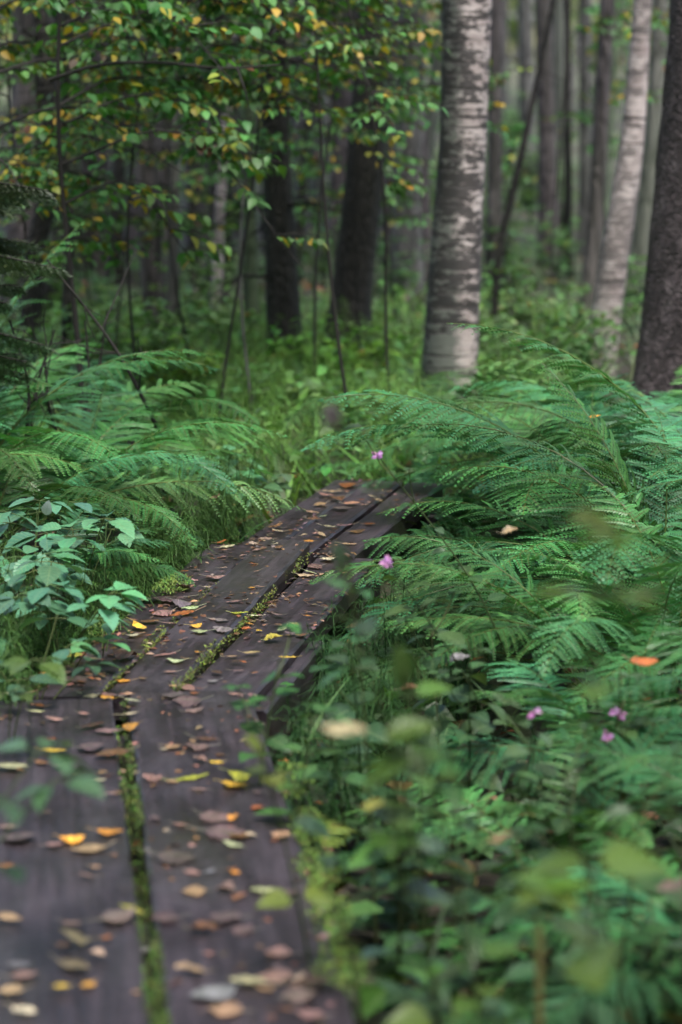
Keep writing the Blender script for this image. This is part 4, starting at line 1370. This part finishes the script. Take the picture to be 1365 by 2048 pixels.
# tall yellow stalk
mb = MB()
a_, b_ = P(1080, 2060, 2.75), P(1078, 1850, 2.75)
a_ = np.array([b_[0], b_[1], gz(b_[0], b_[1])])
tube(mb, spline([a_, (a_ + b_) / 2 + [.004, 0, 0], b_], 10) - a_, np.linspace(.006, .0045, 10), 8, (0.20, 0.20, 0.07))
tag(link("dry_stalk", mb.mesh("dry_stalk", M_HERB), loc=a_), "single thick yellowish stalk standing low in the front herbs", "stalk")

# ------------------------------------------------------------------ trees
gt = np.random.default_rng(67)


def crown_mesh(r, h, n, col, seed, leaf=.22):
    g = np.random.default_rng(seed)
    pr = leaf_proto(2, .38, .25, .25)
    mbc = MB()
    cl = g.normal(0, 1, (26, 3))
    cl /= np.linalg.norm(cl, axis=1)[:, None]
    cl *= g.uniform(.35, 1, (26, 1))
    for _ in range(n):
        c = cl[int(g.integers(26))] + g.normal(0, .22, 3)
        p = np.array([c[0] * r, c[1] * r, c[2] * h / 2 + h / 2])
        az = g.uniform(0, 6.28)
        put(mbc, pr, p, (math.cos(az), math.sin(az), g.uniform(-.6, .3)), size=leaf * g.uniform(.6, 1.3), roll=g.normal(0, .5), col=vary(col, .25, g))
    return mbc.mesh("crown", M_WOODS)


CROWN = [crown_mesh(1.9, 6.0, 150, (0.06, 0.12, 0.035), 1), crown_mesh(1.5, 7.5, 150, (0.035, 0.075, 0.03), 2), crown_mesh(2.2, 5.0, 150, (0.08, 0.13, 0.035), 3)]


def limb_mesh(mat, seed):
    g = np.random.default_rng(seed)
    m_ = MB()
    for _ in range(9):
        az, z = g.uniform(0, 6.28), g.uniform(0, 5)
        L = g.uniform(.8, 1.7)
        tube(m_, [(0, 0, z), (math.cos(az) * L * .5, math.sin(az) * L * .5, z + L * .3), (math.cos(az) * L, math.sin(az) * L, z + L * .45)], [.035, .022, .008], 5)
    return m_.mesh("limb", mat)


def twig_mesh(mat, seed):
    g = np.random.default_rng(seed + 50)
    m_ = MB()
    tube(m_, [(0, 0, .2), (0, 0, 2.1), (0, 0, 4.0)], .006, 5)
    for _ in range(16):
        az, z = g.uniform(0, 6.28), .3 + 3.6 * g.uniform()
        L = g.uniform(.15, .7)
        e = np.array([math.cos(az) * L, math.sin(az) * L, z - g.uniform(-.1, .35) * L])
        m2 = np.array([math.cos(az) * L * .5, math.sin(az) * L * .5, z + .05 * L])
        tube(m_, [(0, 0, z), m2, e], [.011, .007, .003], 4)
        for _ in range(3):
            t2 = m2 + g.normal(0, .12, 3)
            tube(m_, [m2, (m2 + t2) / 2, t2], [.004, .003, .0015], 4)
    return m_.mesh("dead_twig", mat)


TWIGS = {id(m): twig_mesh(m, i) for i, m in enumerate((M_SPRUCE, M_DARK, M_BROWN, M_GREY, M_MOSSY))}
LIMBS = {id(m): limb_mesh(m, i) for i, m in enumerate((M_BIRCH, M_BIRCH2, M_SPRUCE, M_DARK, M_BROWN, M_GREY, M_MOSSY))}


def tree(ctrl_px, dist, mat, label, group=None, name="tree", cat="tree", H=11.0, flare=.35, sides=14, jit=.03, seed=0, crown=None, rough_n=60):
    """ctrl_px: (u, v, width px) from low to high in the photo; continued down to the ground and up to H"""
    pts = [P(u, v, dist) for (u, v, _) in ctrl_px]
    rad = [wpx / 2 / FPX * dist for (_, _, wpx) in ctrl_px]
    p0, p1 = pts[0], pts[-1]
    low = p0.copy()
    zg = float(gz(p0[0], dist)) - .12
    if p0[2] > zg + .05:
        k = (p1 - p0) / max(p1[2] - p0[2], .05)
        low = p0 + k * (zg - p0[2]) * .6
        low[2] = zg
    k = (p1 - pts[max(0, len(pts) - 2)])
    k = k / max(k[2], .05)
    top = p1 + np.array([k[0] * .6, k[1] * .6, 1.0]) * max(1.0, H - p1[2])
    ctrl = [low] + (pts if p0[2] > zg + .05 else pts[1:]) + [top]
    rr = [rad[0] * (1 + flare)] + (rad if p0[2] > zg + .05 else rad[1:]) + [rad[-1] * .45]
    n = rough_n
    sp = spline(ctrl, n)
    sc_ = np.array([c[2] for c in ctrl])
    rv = np.interp(sp[:, 2], sc_, rr)
    root = thing(name, (low[0], low[1], low[2]), label, cat, group)
    mbt = MB()
    tube(mbt, sp - low, rv, sides, jit=jit, seed=seed)
    link("trunk", mbt.mesh("trunk", mat), root)
    if id(mat) in TWIGS and mat is not M_SPRUCE and gt.uniform() < .6 and abs(np.interp(4.0, sp[:, 2] - low[2], sp[:, 0] - low[0])) < .09 and rv.max() > .035:
        tx = np.interp(2.0, sp[:, 2] - low[2], sp[:, 0] - low[0])
        link("dead_twig", TWIGS[id(mat)], root, (tx, 0, 0), gt.uniform(0, 6.28), 1.0)
    topz = sp[-1] - low
    cz = topz.copy(); cz[2] = max(4.2, topz[2] - 5.5)
    fx = np.interp(cz[2], sp[:, 2] - low[2], sp[:, 0] - low[0])
    fy = np.interp(cz[2], sp[:, 2] - low[2], sp[:, 1] - low[1])
    link("limb", LIMBS[id(mat)], root, (fx, fy, cz[2]), gt.uniform(0, 6.28), 1.0)
    link("crown", crown or CROWN[int(gt.integers(3))], root, (fx, fy, cz[2]), gt.uniform(0, 6.28), gt.uniform(.85, 1.15))
    return root


tree([(897, 860, 122), (902, 700, 112), (912, 500, 104), (925, 300, 93), (935, 0, 98)], 9.5, M_BIRCH, "thick white birch with dark bands, standing where the boardwalk ends", name="birch_tree", flare=.25, sides=32, jit=.022, seed=3, rough_n=130)
tree([(1196, 790, 70), (1206, 690, 62), (1232, 500, 57), (1262, 300, 50), (1275, 160, 42), (1286, 0, 36)], 11.0, M_BIRCH2, "slimmer pale birch leaning right, beside the scaly dark trunk", name="birch_tree", flare=.2, sides=24, jit=.03, seed=4, rough_n=110)
tree([(1380, 800, 240), (1392, 700, 225), (1408, 500, 215), (1422, 300, 205), (1440, 0, 195)], 9.0, M_SPRUCE, "dark scaly spruce trunk cut by the photo's right edge", name="spruce_tree", flare=.3, sides=36, jit=.035, seed=5, rough_n=140)
tree([(575, 745, 86), (568, 650, 72), (560, 450, 58), (552, 300, 54), (548, 0, 50)], 11.0, M_DARK, "near-black trunk standing behind the leafy saplings left of path end", flare=.3, seed=6, sides=20)
tree([(695, 760, 96), (702, 600, 82), (720, 450, 76), (734, 300, 74), (752, 0, 66)], 11.6, M_DARK, "dark mossy trunk left of the thick white birch", flare=.3, seed=7, sides=20)
tree([(818, 740, 64), (815, 400, 56), (826, 100, 56), (828, 0, 54)], 15.0, M_GREY, "grey trunk close behind the left side of the thick birch", seed=8)
tree([(775, 700, 46), (780, 500, 42), (790, 200, 40)], 17.0, M_BROWN, "brown-grey trunk between the dark mossy trunk and grey trunk", seed=9)
tree([(988, 640, 30), (990, 300, 28), (992, 0, 28)], 14.0, M_BROWN, "narrow brown trunk hugging the right side of the thick birch", seed=10)
tree([(985, 690, 16), (1003, 480, 18), (1030, 370, 16), (1062, 220, 13), (1090, 90, 11)], 12.5, M_DARK, "thin dark dead stem leaning right, beyond the thick birch", seed=11, H=5, flare=.1)
tree([(1165, 730, 40), (1182, 560, 38), (1195, 380, 34), (1205, 200, 32)], 13.5, M_BROWN, "dim trunk just left of the leaning pale birch", seed=12)
tree([(1255, 700, 38), (1300, 350, 34), (1318, 100, 33), (1322, 0, 32)], 14.0, M_GREY, "greenish grey trunk in the gap between pale birch and spruce", seed=13)
tree([(52, 800, 96), (60, 400, 88), (66, 150, 86), (66, 0, 84)], 12.5, M_BROWN, "broad brown trunk at the photo's upper left corner", seed=14)
tree([(60, 640, 40), (75, 480, 40), (100, 380, 42), (106, 310, 36), (96, 200, 32)], 10.5, M_DARK, "dark crooked trunk bending right near the young spruce", seed=15, H=7)
tree([(190, 760, 92), (185, 500, 86), (178, 300, 82), (170, 0, 78)], 16.0, M_BROWN, "wide faded brown trunk behind the crooked one", seed=16)
tree([(318, 720, 52), (302, 500, 46), (292, 330, 42), (285, 100, 38)], 12.0, M_BROWN, "slim brown trunk leaning left, behind the yellow leaves", seed=17)
tree([(262, 700, 22), (262, 400, 20), (255, 150, 20)], 17.0, M_MOSSY, "pale mossy stem beside the slim brown trunk", seed=18)
tree([(440, 420, 20), (452, 250, 17), (462, 100, 14)], 13.5, M_BIRCH2, "thin pale birch stem half hidden in the upper foliage", seed=19, name="birch_tree")
tree([(425, 700, 30), (432, 400, 24), (440, 200, 22)], 14.5, M_DARK, "thin dark trunk touching the thin pale birch stem", seed=20)
tree([(508, 800, 34), (505, 600, 28), (500, 400, 24), (498, 100, 22)], 12.0, M_MOSSY, "greenish mossy stem left of the near-black trunk", seed=21)
tree([(606, 650, 34), (604, 400, 30), (600, 200, 30)], 19.0, M_GREY, "pale grey trunk right beside the near-black trunk", seed=22)
tree([(638, 640, 34), (636, 400, 30), (634, 150, 28)], 20.0, M_GREY, "second pale grey trunk, nearer the dark mossy trunk", seed=23)
tree([(668, 600, 16), (667, 400, 15), (668, 200, 14)], 18.0, M_DARK, "thin dark stem left of the dark mossy trunk", seed=24)
tree([(400, 720, 60), (395, 450, 52), (390, 200, 50)], 18.0, M_BROWN, "faded brown trunk behind the thin birch stem", seed=25)
tree([(344, 760, 24), (348, 500, 22), (352, 200, 18)], 11.5, M_TWIG if False else M_GREY, "narrow light stem in front of the faded brown trunk", seed=26)
tree([(1100, 640, 30), (1098, 300, 26), (1094, 0, 25)], 18.0, M_BROWN, "brown trunk midway between the two birches", seed=27)
tree([(1140, 640, 16), (1136, 250, 14), (1136, 0, 13)], 16.0, M_DARK, "thin dark stem midway between the two birches", seed=28)
tree([(1060, 640, 36), (1056, 300, 32), (1050, 0, 30)], 22.0, M_GREY, "hazy grey trunk between the thick birch and leaning stem", seed=29)
tree([(135, 620, 22), (140, 450, 20), (130, 250, 16), (138, 100, 14)], 10.0, M_DARK, "thin black stem in front of the wide faded trunk", seed=30, H=6)

MATS_FAR = [(M_BROWN, "brown"), (M_GREY, "grey"), (M_DARK, "dark"), (M_MOSSY, "mossy green"), (M_BROWN, "brown"), (M_GREY, "grey")]
far = []
for i in range(98):
    dd = gt.uniform(15, 42)
    u = gt.uniform(-300, 1665)
    mat, tone = MATS_FAR[int(gt.integers(len(MATS_FAR)))]
    wpx = gt.uniform(.06, .17) / dd * FPX
    lean = gt.normal(0, 22)
    far.append((u, dd, mat, tone, wpx, lean))
for i in range(30):
    dd = gt.uniform(13, 22)
    far.append((gt.uniform(-80, 860), dd, M_DARK if i % 3 else M_BROWN, 'dark' if i % 3 else 'brown', gt.uniform(.035, .10) / dd * FPX, gt.normal(0, 20)))
far.sort(key=lambda r: r[0])
cn = {}
for (u, dd, mat, tone, wpx, lean) in far:
    band = "slender" if wpx < 40 else "stout"
    dep = "mid-distance" if dd < 26 else "distant" if dd < 36 else "faint far-off"
    key = (band, tone, dep)
    n = cn.get(key, 0)
    cn[key] = n + 1
    v0 = proj((0, dd, gz(0, dd)))[1]
    tree([(u, v0, wpx), (u + lean * .4, v0 - 200, wpx * .92), (u + lean, v0 - 450, wpx * .85)], dd, mat, f"{band} {tone} trunk in the {dep} wood, {ORD[n]} such counted from the left", "trunks in the wood behind", seed=int(dd * 100), rough_n=24, sides=10, H=13)

# ------------------------------------------------------------------ far-off wood: one mass
gw = np.random.default_rng(71)
mb = MB()
pr = leaf_proto(2, .4, .25, .25)
for _ in range(17000):
    y = gw.uniform(56, 78)
    x = gw.uniform(-1, 1) * (14 + .22 * y)
    z = gz(x, y) + 13 * gw.uniform() ** 1.1
    az = gw.uniform(0, 6.28)
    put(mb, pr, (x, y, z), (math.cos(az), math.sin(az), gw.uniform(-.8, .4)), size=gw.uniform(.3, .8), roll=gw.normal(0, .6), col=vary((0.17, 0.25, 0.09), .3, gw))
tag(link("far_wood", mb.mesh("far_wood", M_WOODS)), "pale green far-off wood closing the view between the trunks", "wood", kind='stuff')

mb = MB()
for _ in range(9000):  # unseen leaf wall added at the flanks and back to block level light
    r_ = gw.uniform()
    if r_ < .36:
        x, y = gw.uniform(-11, 11), gw.uniform(-8, -4)
    else:
        x, y = gw.choice([-1, 1]) * gw.uniform(4.5, 9), gw.uniform(-6, 13)
        if abs(x) < 2.5 + .2 * y:
            continue
    z = -.2 + 9.5 * gw.uniform() ** 1.1
    az = gw.uniform(0, 6.28)
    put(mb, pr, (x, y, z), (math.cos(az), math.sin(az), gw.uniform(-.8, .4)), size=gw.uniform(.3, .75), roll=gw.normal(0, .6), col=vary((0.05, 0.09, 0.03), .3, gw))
for _ in range(1500):  # unseen leaf layer added overhead to dim the light on the path
    x, y = gw.uniform(-9, 9), gw.uniform(-8, 8.5)
    az = gw.uniform(0, 6.28)
    put(mb, pr, (x, y, gw.uniform(6.5, 9.5)), (math.cos(az), math.sin(az), gw.uniform(-.4, .2)), size=gw.uniform(.3, .75), roll=gw.normal(0, .4), col=vary((0.05, 0.09, 0.03), .3, gw))
tag(link("unseen_shade_wood", mb.mesh("unseen_shade_wood", M_WOODS)), "unseen wood leaves added on both flanks, behind the viewer and overhead to block light", "wood", kind='stuff')

# ------------------------------------------------------------------ shrubs
gs = np.random.default_rng(83)


def shrub_parts(r, h, n, leaf, col, seed, yellow=.05, stems=7, proto=None):
    g = np.random.default_rng(seed)
    pr = proto or [leaf_proto(3, .33, .2, .3), leaf_proto(3, .28, .3, .2)]
    mbs, mbl = MB(), MB()
    tips = []
    for i in range(stems):
        az, rr = g.uniform(0, 6.28), r * g.uniform(.2, 1)
        e = np.array([math.cos(az) * rr, math.sin(az) * rr, h * g.uniform(.55, 1)])
        sp = spline([(0, 0, 0), (e[0] * .3, e[1] * .3, e[2] * .55), e], 10)
        tube(mbs, sp, np.linspace(.008, .002, 10) * (h ** .5), 5)
        for _ in range(7):
            k = int(g.integers(3, 10))
            az2 = g.uniform(0, 6.28)
            L = r * g.uniform(.25, .6)
            t2 = sp[k] + np.array([math.cos(az2) * L, math.sin(az2) * L, g.uniform(-.1, .25) * L])
            tube(mbs, [sp[k], (sp[k] + t2) / 2 + [0, 0, .02], t2], [.003, .002, .001], 4)
            tips.append((sp[k], t2))
    for _ in range(n):
        a, b = tips[int(g.integers(len(tips)))]
        p = a + (b - a) * g.uniform(.15, 1.05) + g.normal(0, .02, 3)
        dv = (b - a) / np.linalg.norm(b - a) + g.normal(0, .7, 3) * [1, 1, .3]
        c = (0.34, 0.27, 0.03) if g.uniform() < yellow else col
        put(mbl, pr[int(g.integers(len(pr)))], p, dv, size=leaf * g.uniform(.7, 1.25), roll=g.normal(0, .35), col=vary(c, .22, g))
    return mbs.mesh("stem", M_TWIG), mbl.mesh("foliage", M_SAPL)


SHR = [shrub_parts(.55, .9, 650, .07, (0.11, 0.23, 0.075), 1, .01), shrub_parts(.6, 1.1, 750, .065, (0.095, 0.21, 0.08), 2, .01), shrub_parts(.45, .7, 450, .07, (0.12, 0.28, 0.045), 3, .03),
       shrub_parts(.7, 1.6, 950, .07, (0.10, 0.21, 0.07), 4, .02, 11), shrub_parts(.5, .55, 600, .055, (0.12, 0.23, 0.085), 5, .01)]


def shrub(x, y, k, s, label, group):
    root = thing("shrub", (x, y, gz(x, y) - .02), label, "shrub", group, gs.uniform(0, 6.28))
    a, b = SHR[k]
    link("stem", a, root, scale=s)
    link("foliage", b, root, scale=s)
    return root


SG = "shrubs under the trees"
for (u, dd, k, s, lab) in [
    (640, 10.2, 2, .66, "bright green shrub between the near-black trunk and dark mossy trunk"), (705, 10.5, 2, .55, "small bright shrub at the dark mossy trunk's foot"),
    (385, 9.6, 2, .65, "young shrub with big oval leaves before the slim brown trunk"), (300, 10.2, 4, .9, "low shrub under the slim brown trunk"),
    (470, 11.5, 0, .9, "soft shrub left of the near-black trunk"), (770, 11.2, 4, .9, "low shrub beside the thick birch's left foot"),
    (1000, 10.8, 4, 1.1, "low shrub just right of the thick birch"), (1080, 11.8, 0, .9, "shrub midway between both birches, darker green"),
    (1150, 10.6, 4, .9, "low shrub at the leaning pale birch's foot"), (800, 13.5, 1, .7, "shrub behind the thick birch on its left"),
    (1010, 14.0, 1, .8, "tall shrub behind the thick birch on its right"), (1110, 15.5, 3, .55, "shrub far back between the birches"),
    (560, 13.5, 1, .65, "shrub behind the near-black trunk"), (450, 14.5, 3, .5, "tall shrub behind the sapling stems"),
    (340, 13.5, 1, .65, "shrub behind the slim brown trunk"), (210, 12.0, 1, .65, "shrub in front of the wide faded trunk"),
    (100, 12.5, 0, .9, "shrub behind the young spruce"), (-40, 11.0, 0, .9, "shrub outside the left edge by the spruce"),
    (650, 15.5, 3, .5, "tall shrub in the gap left of the dark mossy trunk"), (1250, 13.0, 0, .8, "shrub behind the leaning pale birch"),
    (1340, 12.0, 1, .8, "shrub behind the scaly spruce trunk"), (860, 17.5, 3, .6, "tall shrub hidden behind the thick birch"),
    (150, 10.0, 4, .8, "low brownish shrub beneath the young spruce"), (545, 9.4, 4, .55, "low shrub at the far end of the left bank"),
]:
    q = P(u, 700, dd)
    shrub(q[0], dd, k, s * (.58 if dd > 10.7 else .85), lab, SG)
back = []
for i in range(44):
    dd = gs.uniform(15, 36)
    q = P(gs.uniform(-300, 1665), 500, dd)
    back.append((q[0], dd))
back.sort(key=lambda r: r[0] / r[1])
for i, (x, dd) in enumerate(back):
    k = int(gs.choice([0, 1, 3, 3]))
    shrub(x, dd, k, gs.uniform(.35, .75), "blurred green shrub among the distant trunks, one of many alike", "distant shrubs among the trunks")

# ------------------------------------------------------------------ leafy saplings with yellowing leaves (upper left)
gl = np.random.default_rng(97)
SLEAF = [leaf_proto(4, .34, .22, .25, peak=.72), leaf_proto(4, .31, .3, .35, peak=.75), leaf_proto(4, .36, .12, .15, peak=.7)]


def sapling(u, v, dist, zlo, zhi, nbr, reach, label, yellow=.22, heading=None, hspread=3.14, leaf=.038, r0=.014, lean=0.0, mat=None, twn=13):
    q = P(u, v, dist)
    x, y = q[0], q[1]
    z0 = float(gz(x, y)) - .03
    H = zhi + .5
    root = thing("sapling_tree", (x, y, z0), label, "tree", "yellowing saplings left of the path")
    sp = spline([(0, 0, 0), (lean * .3 + gl.normal(0, .03), gl.normal(0, .03), H * .35), (lean * .7 + gl.normal(0, .04), 0, H * .7), (lean, gl.normal(0, .05), H - z0)], 40)
    mbt = MB()
    sp = sp + np.c_[np.sin(sp[:, 2] * 3.1 + z0 * 40 + u) * .025, np.cos(sp[:, 2] * 2.3 + u) * .025, 0 * sp[:, 0]]
    tube(mbt, sp, np.linspace(r0, r0 * .3, 40), 8, jit=.05)
    link("trunk", mbt.mesh("trunk", mat or M_TWIG), root)
    for b in range(nbr):
        mbb, mbl = MB(), MB()
        z = zlo + (zhi - zlo) * (b + gl.uniform(0, .8)) / nbr - z0
        k = int(np.clip(np.searchsorted(sp[:, 2], z), 1, 38))
        az = (gl.uniform(0, 6.28) if heading is None else heading + hspread * gl.uniform(-1, 1))
        L = reach * gl.uniform(.6, 1.1)
        p = sp[k]
        hd = np.array([math.cos(az), math.sin(az), 0])
        e = p + hd * L + np.array([0, 0, gl.uniform(-.45, .30) * L])
        bs = spline([p, p + hd * L * .45 + np.array([0, 0, .14 * L]), e], 16)
        tube(mbb, bs, np.linspace(r0 * .55, .0016, 16), 5)
        for tix in range(twn):
            i0 = int(gl.integers(3, 15))
            a2 = az + (1 if tix % 2 else -1) * gl.uniform(.4, 1.2)
            TL = L * gl.uniform(.18, .42)
            t0 = bs[i0]
            t1 = t0 + np.array([math.cos(a2), math.sin(a2), gl.uniform(-.35, .15)]) * TL
            tube(mbb, [t0, (t0 + t1) / 2 + [0, 0, .015], t1], [.0022, .0016, .001], 4)
            yl = yellow * gl.uniform(.2, 1.3) * .85
            nl = max(3, int(TL / .026))
            for m in range(nl):
                s_ = (m + .6) / nl
                lp = t0 + (t1 - t0) * s_
                a3 = a2 + (1 if m % 2 else -1) * gl.uniform(.5, 1.1)
                c = (0.065, 0.18, 0.05)
                r_ = gl.uniform()
                if r_ < yl:
                    c = (0.40, 0.31, 0.04)
                elif r_ < yl + .10:
                    c = (0.17, 0.22, 0.035)
                elif r_ < yl + .13:
                    c = (0.10, 0.055, 0.025)
                put(mbl, SLEAF[int(gl.integers(3))], lp + [0, 0, -.006], (math.cos(a3), math.sin(a3), gl.uniform(-.9, .05)), size=leaf * gl.uniform(.7, 1.25), roll=gl.normal(0, .35), col=vary(c, .2, gl))
        br = link("branch", mbb.mesh("branch", M_TWIG), root)
        link("foliage", mbl.mesh("foliage", M_SAPL), br)
    return root


# the one with the long horizontal bough
sapling(145, 500, 8.2, .75, 1.9, 11, .8, "dark sapling at left carrying one long level bough", .2, 0.0, 1.2, .045, .011)
sapling(262, 500, 8.8, .72, 1.9, 11, .7, "slender sapling with yellow leaves down to the shrub tops", .26, r0=.006, lean=.1)
sapling(500, 500, 9.2, .78, 2.0, 12, .65, "thin grey sapling rising left of the near-black trunk", .2, lean=.12, mat=M_GREY, r0=.006)
sapling(700, 300, 8.6, 1.0, 1.9, 11, .7, "sapling with its leaves hanging in front of the dark mossy trunk", .2, math.pi, 1.5, r0=.007, lean=-.2)
sapling(-60, 400, 8.4, .7, 1.9, 10, .7, "sapling rooted outside the left edge, leaning leaves inward", .2, 0.0, 1.3)
sapling(380, 400, 10.2, .8, 2.0, 12, .8, "deeper sapling between the slim brown trunk and thin birch", .2, r0=.006, lean=-.1)
sapling(620, 300, 9.9, .95, 2.0, 9, .6, "deeper sapling whose green leaves veil the near-black trunk", .13, r0=.007, lean=.15)
sapling(790, 200, 9.4, 1.1, 1.95, 11, .7, "sapling bough tips touching the thick birch's left side", .24, math.pi, 1.6, r0=.007, lean=-.15)
sapling(545, 300, 10.6, .8, 2.1, 13, .8, "deep sapling filling the gap over the near-black trunk with green", .1, r0=.005, lean=.1)
sapling(735, 300, 10.9, .85, 2.1, 13, .75, "deep sapling whose leaves cross the top of the dark mossy trunk", .12, r0=.005, lean=-.1)
sapling(230, 300, 9.8, .75, 1.9, 12, .7, "deep sapling in front of the wide faded trunk", .16, r0=.005, lean=.1)
sapling(325, 500, 11.4, .3, 1.35, 11, .6, "low bushy sapling in the dusk beside the slim brown trunk", .08, r0=.005)
sapling(480, 500, 12.2, .3, 1.5, 12, .65, "low bushy sapling left of the near-black trunk, behind the stems", .08, r0=.005)
sapling(650, 500, 12.6, .3, 1.5, 12, .6, "low bushy sapling in the gap between the two darkest trunks", .06, r0=.005)
sapling(175, 500, 11.2, .3, 1.4, 11, .6, "low bushy sapling before the wide faded trunk, right of the spruce", .08, r0=.005)
sapling(790, 500, 12.8, .3, 1.4, 10, .5, "low bushy sapling in front of the grey trunk by the thick birch", .06, r0=.005)
sapling(1130, 400, 15.5, .4, 1.7, 10, .7, "leafy sapling standing midway between the two birches, far back", .06, r0=.005)
sapling(1110, 200, 13.0, 1.1, 2.2, 6, .8, "sparse sapling with dull yellow sprays between the birches", .2, r0=.006)
sapling(1215, 300, 12.0, .9, 1.8, 4, .5, "few-leaved sapling twig crossing in front of the pale birch", .15, r0=.006)
sapling(50, 600, 9.0, .4, 1.4, 8, .55, "low sapling mixed into the young spruce boughs", .2, r0=.006)
sapling(440, 300, 8.9, 1.05, 1.95, 9, .75, "nearest sapling with sharpest green leaves over the middle of the left trees", .12, r0=.006, lean=.2)

# long level bough from the dark sapling (over the upper left)
bo = thing("bare_bough", P(100, 150, 8.1), "long thin bare bough stretched level across the upper left leaves", "branch")
mb = MB()
base = P(100, 150, 8.1)
tube(mb, spline([P(100, 160, 8.1) - base, P(190, 132, 8.05) - base, P(330, 126, 8.0) - base, P(440, 136, 8.0) - base, P(560, 130, 8.0) - base], 24), np.linspace(.007, .003, 24), 6)
tube(mb, spline([P(475, 136, 8.0) - base, P(490, 180, 7.95) - base, P(500, 220, 7.95) - base], 10), np.linspace(.004, .0015, 10), 5)
link("branch", mb.mesh("branch", M_TWIG), bo)

# ------------------------------------------------------------------ young spruce at the left edge
SPR = thing("young_spruce", (P(-150, 600, 7.0)[0], 7.0, float(gz(-1.3, 7.0))), "young spruce at the left edge with drooping dark green boughs", "tree")
mb = MB()
tube(mb, [(0, 0, 0), (0, 0, 1.0), (0, 0, 2.2)], [.035, .028, .012], 10, jit=.03)
link("trunk", mb.mesh("trunk", M_SPRUCE), SPR)
gsp = np.random.default_rng(101)


def needles(mb, a, b, n, col, ln=.014):
    a, b = np.asarray(a, float), np.asarray(b, float)
    t = (b - a) / np.linalg.norm(b - a)
    for _ in range(n):
        s = gsp.uniform()
        p = a + (b - a) * s
        az = gsp.uniform(0, 6.28)
        lat = np.array([math.cos(az), math.sin(az), gsp.uniform(-.5, .9)])
        lat -= t * np.dot(lat, t)
        lat /= np.linalg.norm(lat) + 1e-9
        dv = lat * .8 + t * .6
        sd = np.cross(dv, t); sd = sd / (np.linalg.norm(sd) + 1e-9) * .0011
        e = p + dv * ln * gsp.uniform(.7, 1.2)
        mb.add([p - sd, e - sd * .4, e + sd * .4, p + sd], [(0, 1, 2, 3)], vary(col, .2, gsp))


for b in range(26):
    mbb, mbn = MB(), MB()
    z = .50 + .55 * b / 26
    az = gsp.uniform(-1.5, 1.3) if b % 4 else gsp.uniform(0, 6.28)
    L = .38 * gsp.uniform(.7, 1.1)
    hd = np.array([math.cos(az), math.sin(az), 0])
    sd = np.array([-hd[1], hd[0], 0])
    bs = spline([(0, 0, z), hd * L * .5 + np.array([0, 0, z - .05]), hd * L + np.array([0, 0, z - .22 * L])], 18)
    tube(mbb, bs, np.linspace(.007, .0015, 18), 5)
    for i in range(3, 18):
        for sg in (-1, 1):
            TL = (1.05 - i / 18) * L * .42 * gsp.uniform(.7, 1.15) + .02
            t1 = bs[i] + (sd * sg * .8 + hd * .55) * TL + np.array([0, 0, -.16 * TL - .02])
            needles(mbn, bs[i], t1, int(TL * 800) + 14, (0.03, 0.062, 0.026))
            if TL > .08:
                for k in (.4, .65):
                    mpt = bs[i] + (t1 - bs[i]) * k
                    t2 = mpt + (sd * sg * .3 + hd * .8) * TL * .4 + np.array([0, 0, -.03])
                    needles(mbn, mpt, t2, int(TL * 420) + 12, (0.035, 0.072, 0.028))
    needles(mbn, bs[4], bs[-1], 90, (0.035, 0.07, 0.028))
    o = link("bough", mbb.mesh("bough", M_TWIG), SPR)
    link("needle_spray", mbn.mesh("needle_spray", M_NEED), o)

# dead twigs at the foot of the young spruce
gd = np.random.default_rng(113)
for (u0, v0, u1, v1, dd, lab) in [
    (95, 520, 330, 860, 7.3, "long dead bough slanting down from the young spruce to the ferns"), (20, 640, 50, 840, 7.2, "pale dead twig standing at the left edge under the spruce"),
    (170, 640, 165, 860, 7.6, "dark dead twig upright under the spruce, beside the slanting bough"), (110, 660, 60, 850, 7.4, "reddish dead twig leaning left beneath the spruce"),
    (215, 620, 175, 840, 7.8, "dark dead twig leaning against the slanting bough"), (90, 720, 120, 860, 7.3, "short dead twig lowest under the spruce"),
]:
    a, b = P(u0, v0, dd), P(u1, v1, dd)
    b[2] = min(b[2], .1)
    mb = MB()
    m_ = (b - a) / 2 + gd.normal(0, .02, 3)
    sp = spline([(0, 0, 0), m_, b - a], 16)
    tube(mb, sp, np.linspace(.003, .007, 16), 6)
    for _ in range(9):
        k = int(gd.integers(1, 14))
        e = sp[k] + gd.normal(0, .09, 3)
        tube(mb, [sp[k], (sp[k] + e) / 2 + gd.normal(0, .008, 3), e], [.0025, .0018, .001], 4)
    tag(link("dead_branch", mb.mesh("dead_branch", M_TWIG), loc=a), lab, "dead branch", "dead twigs under the young spruce")
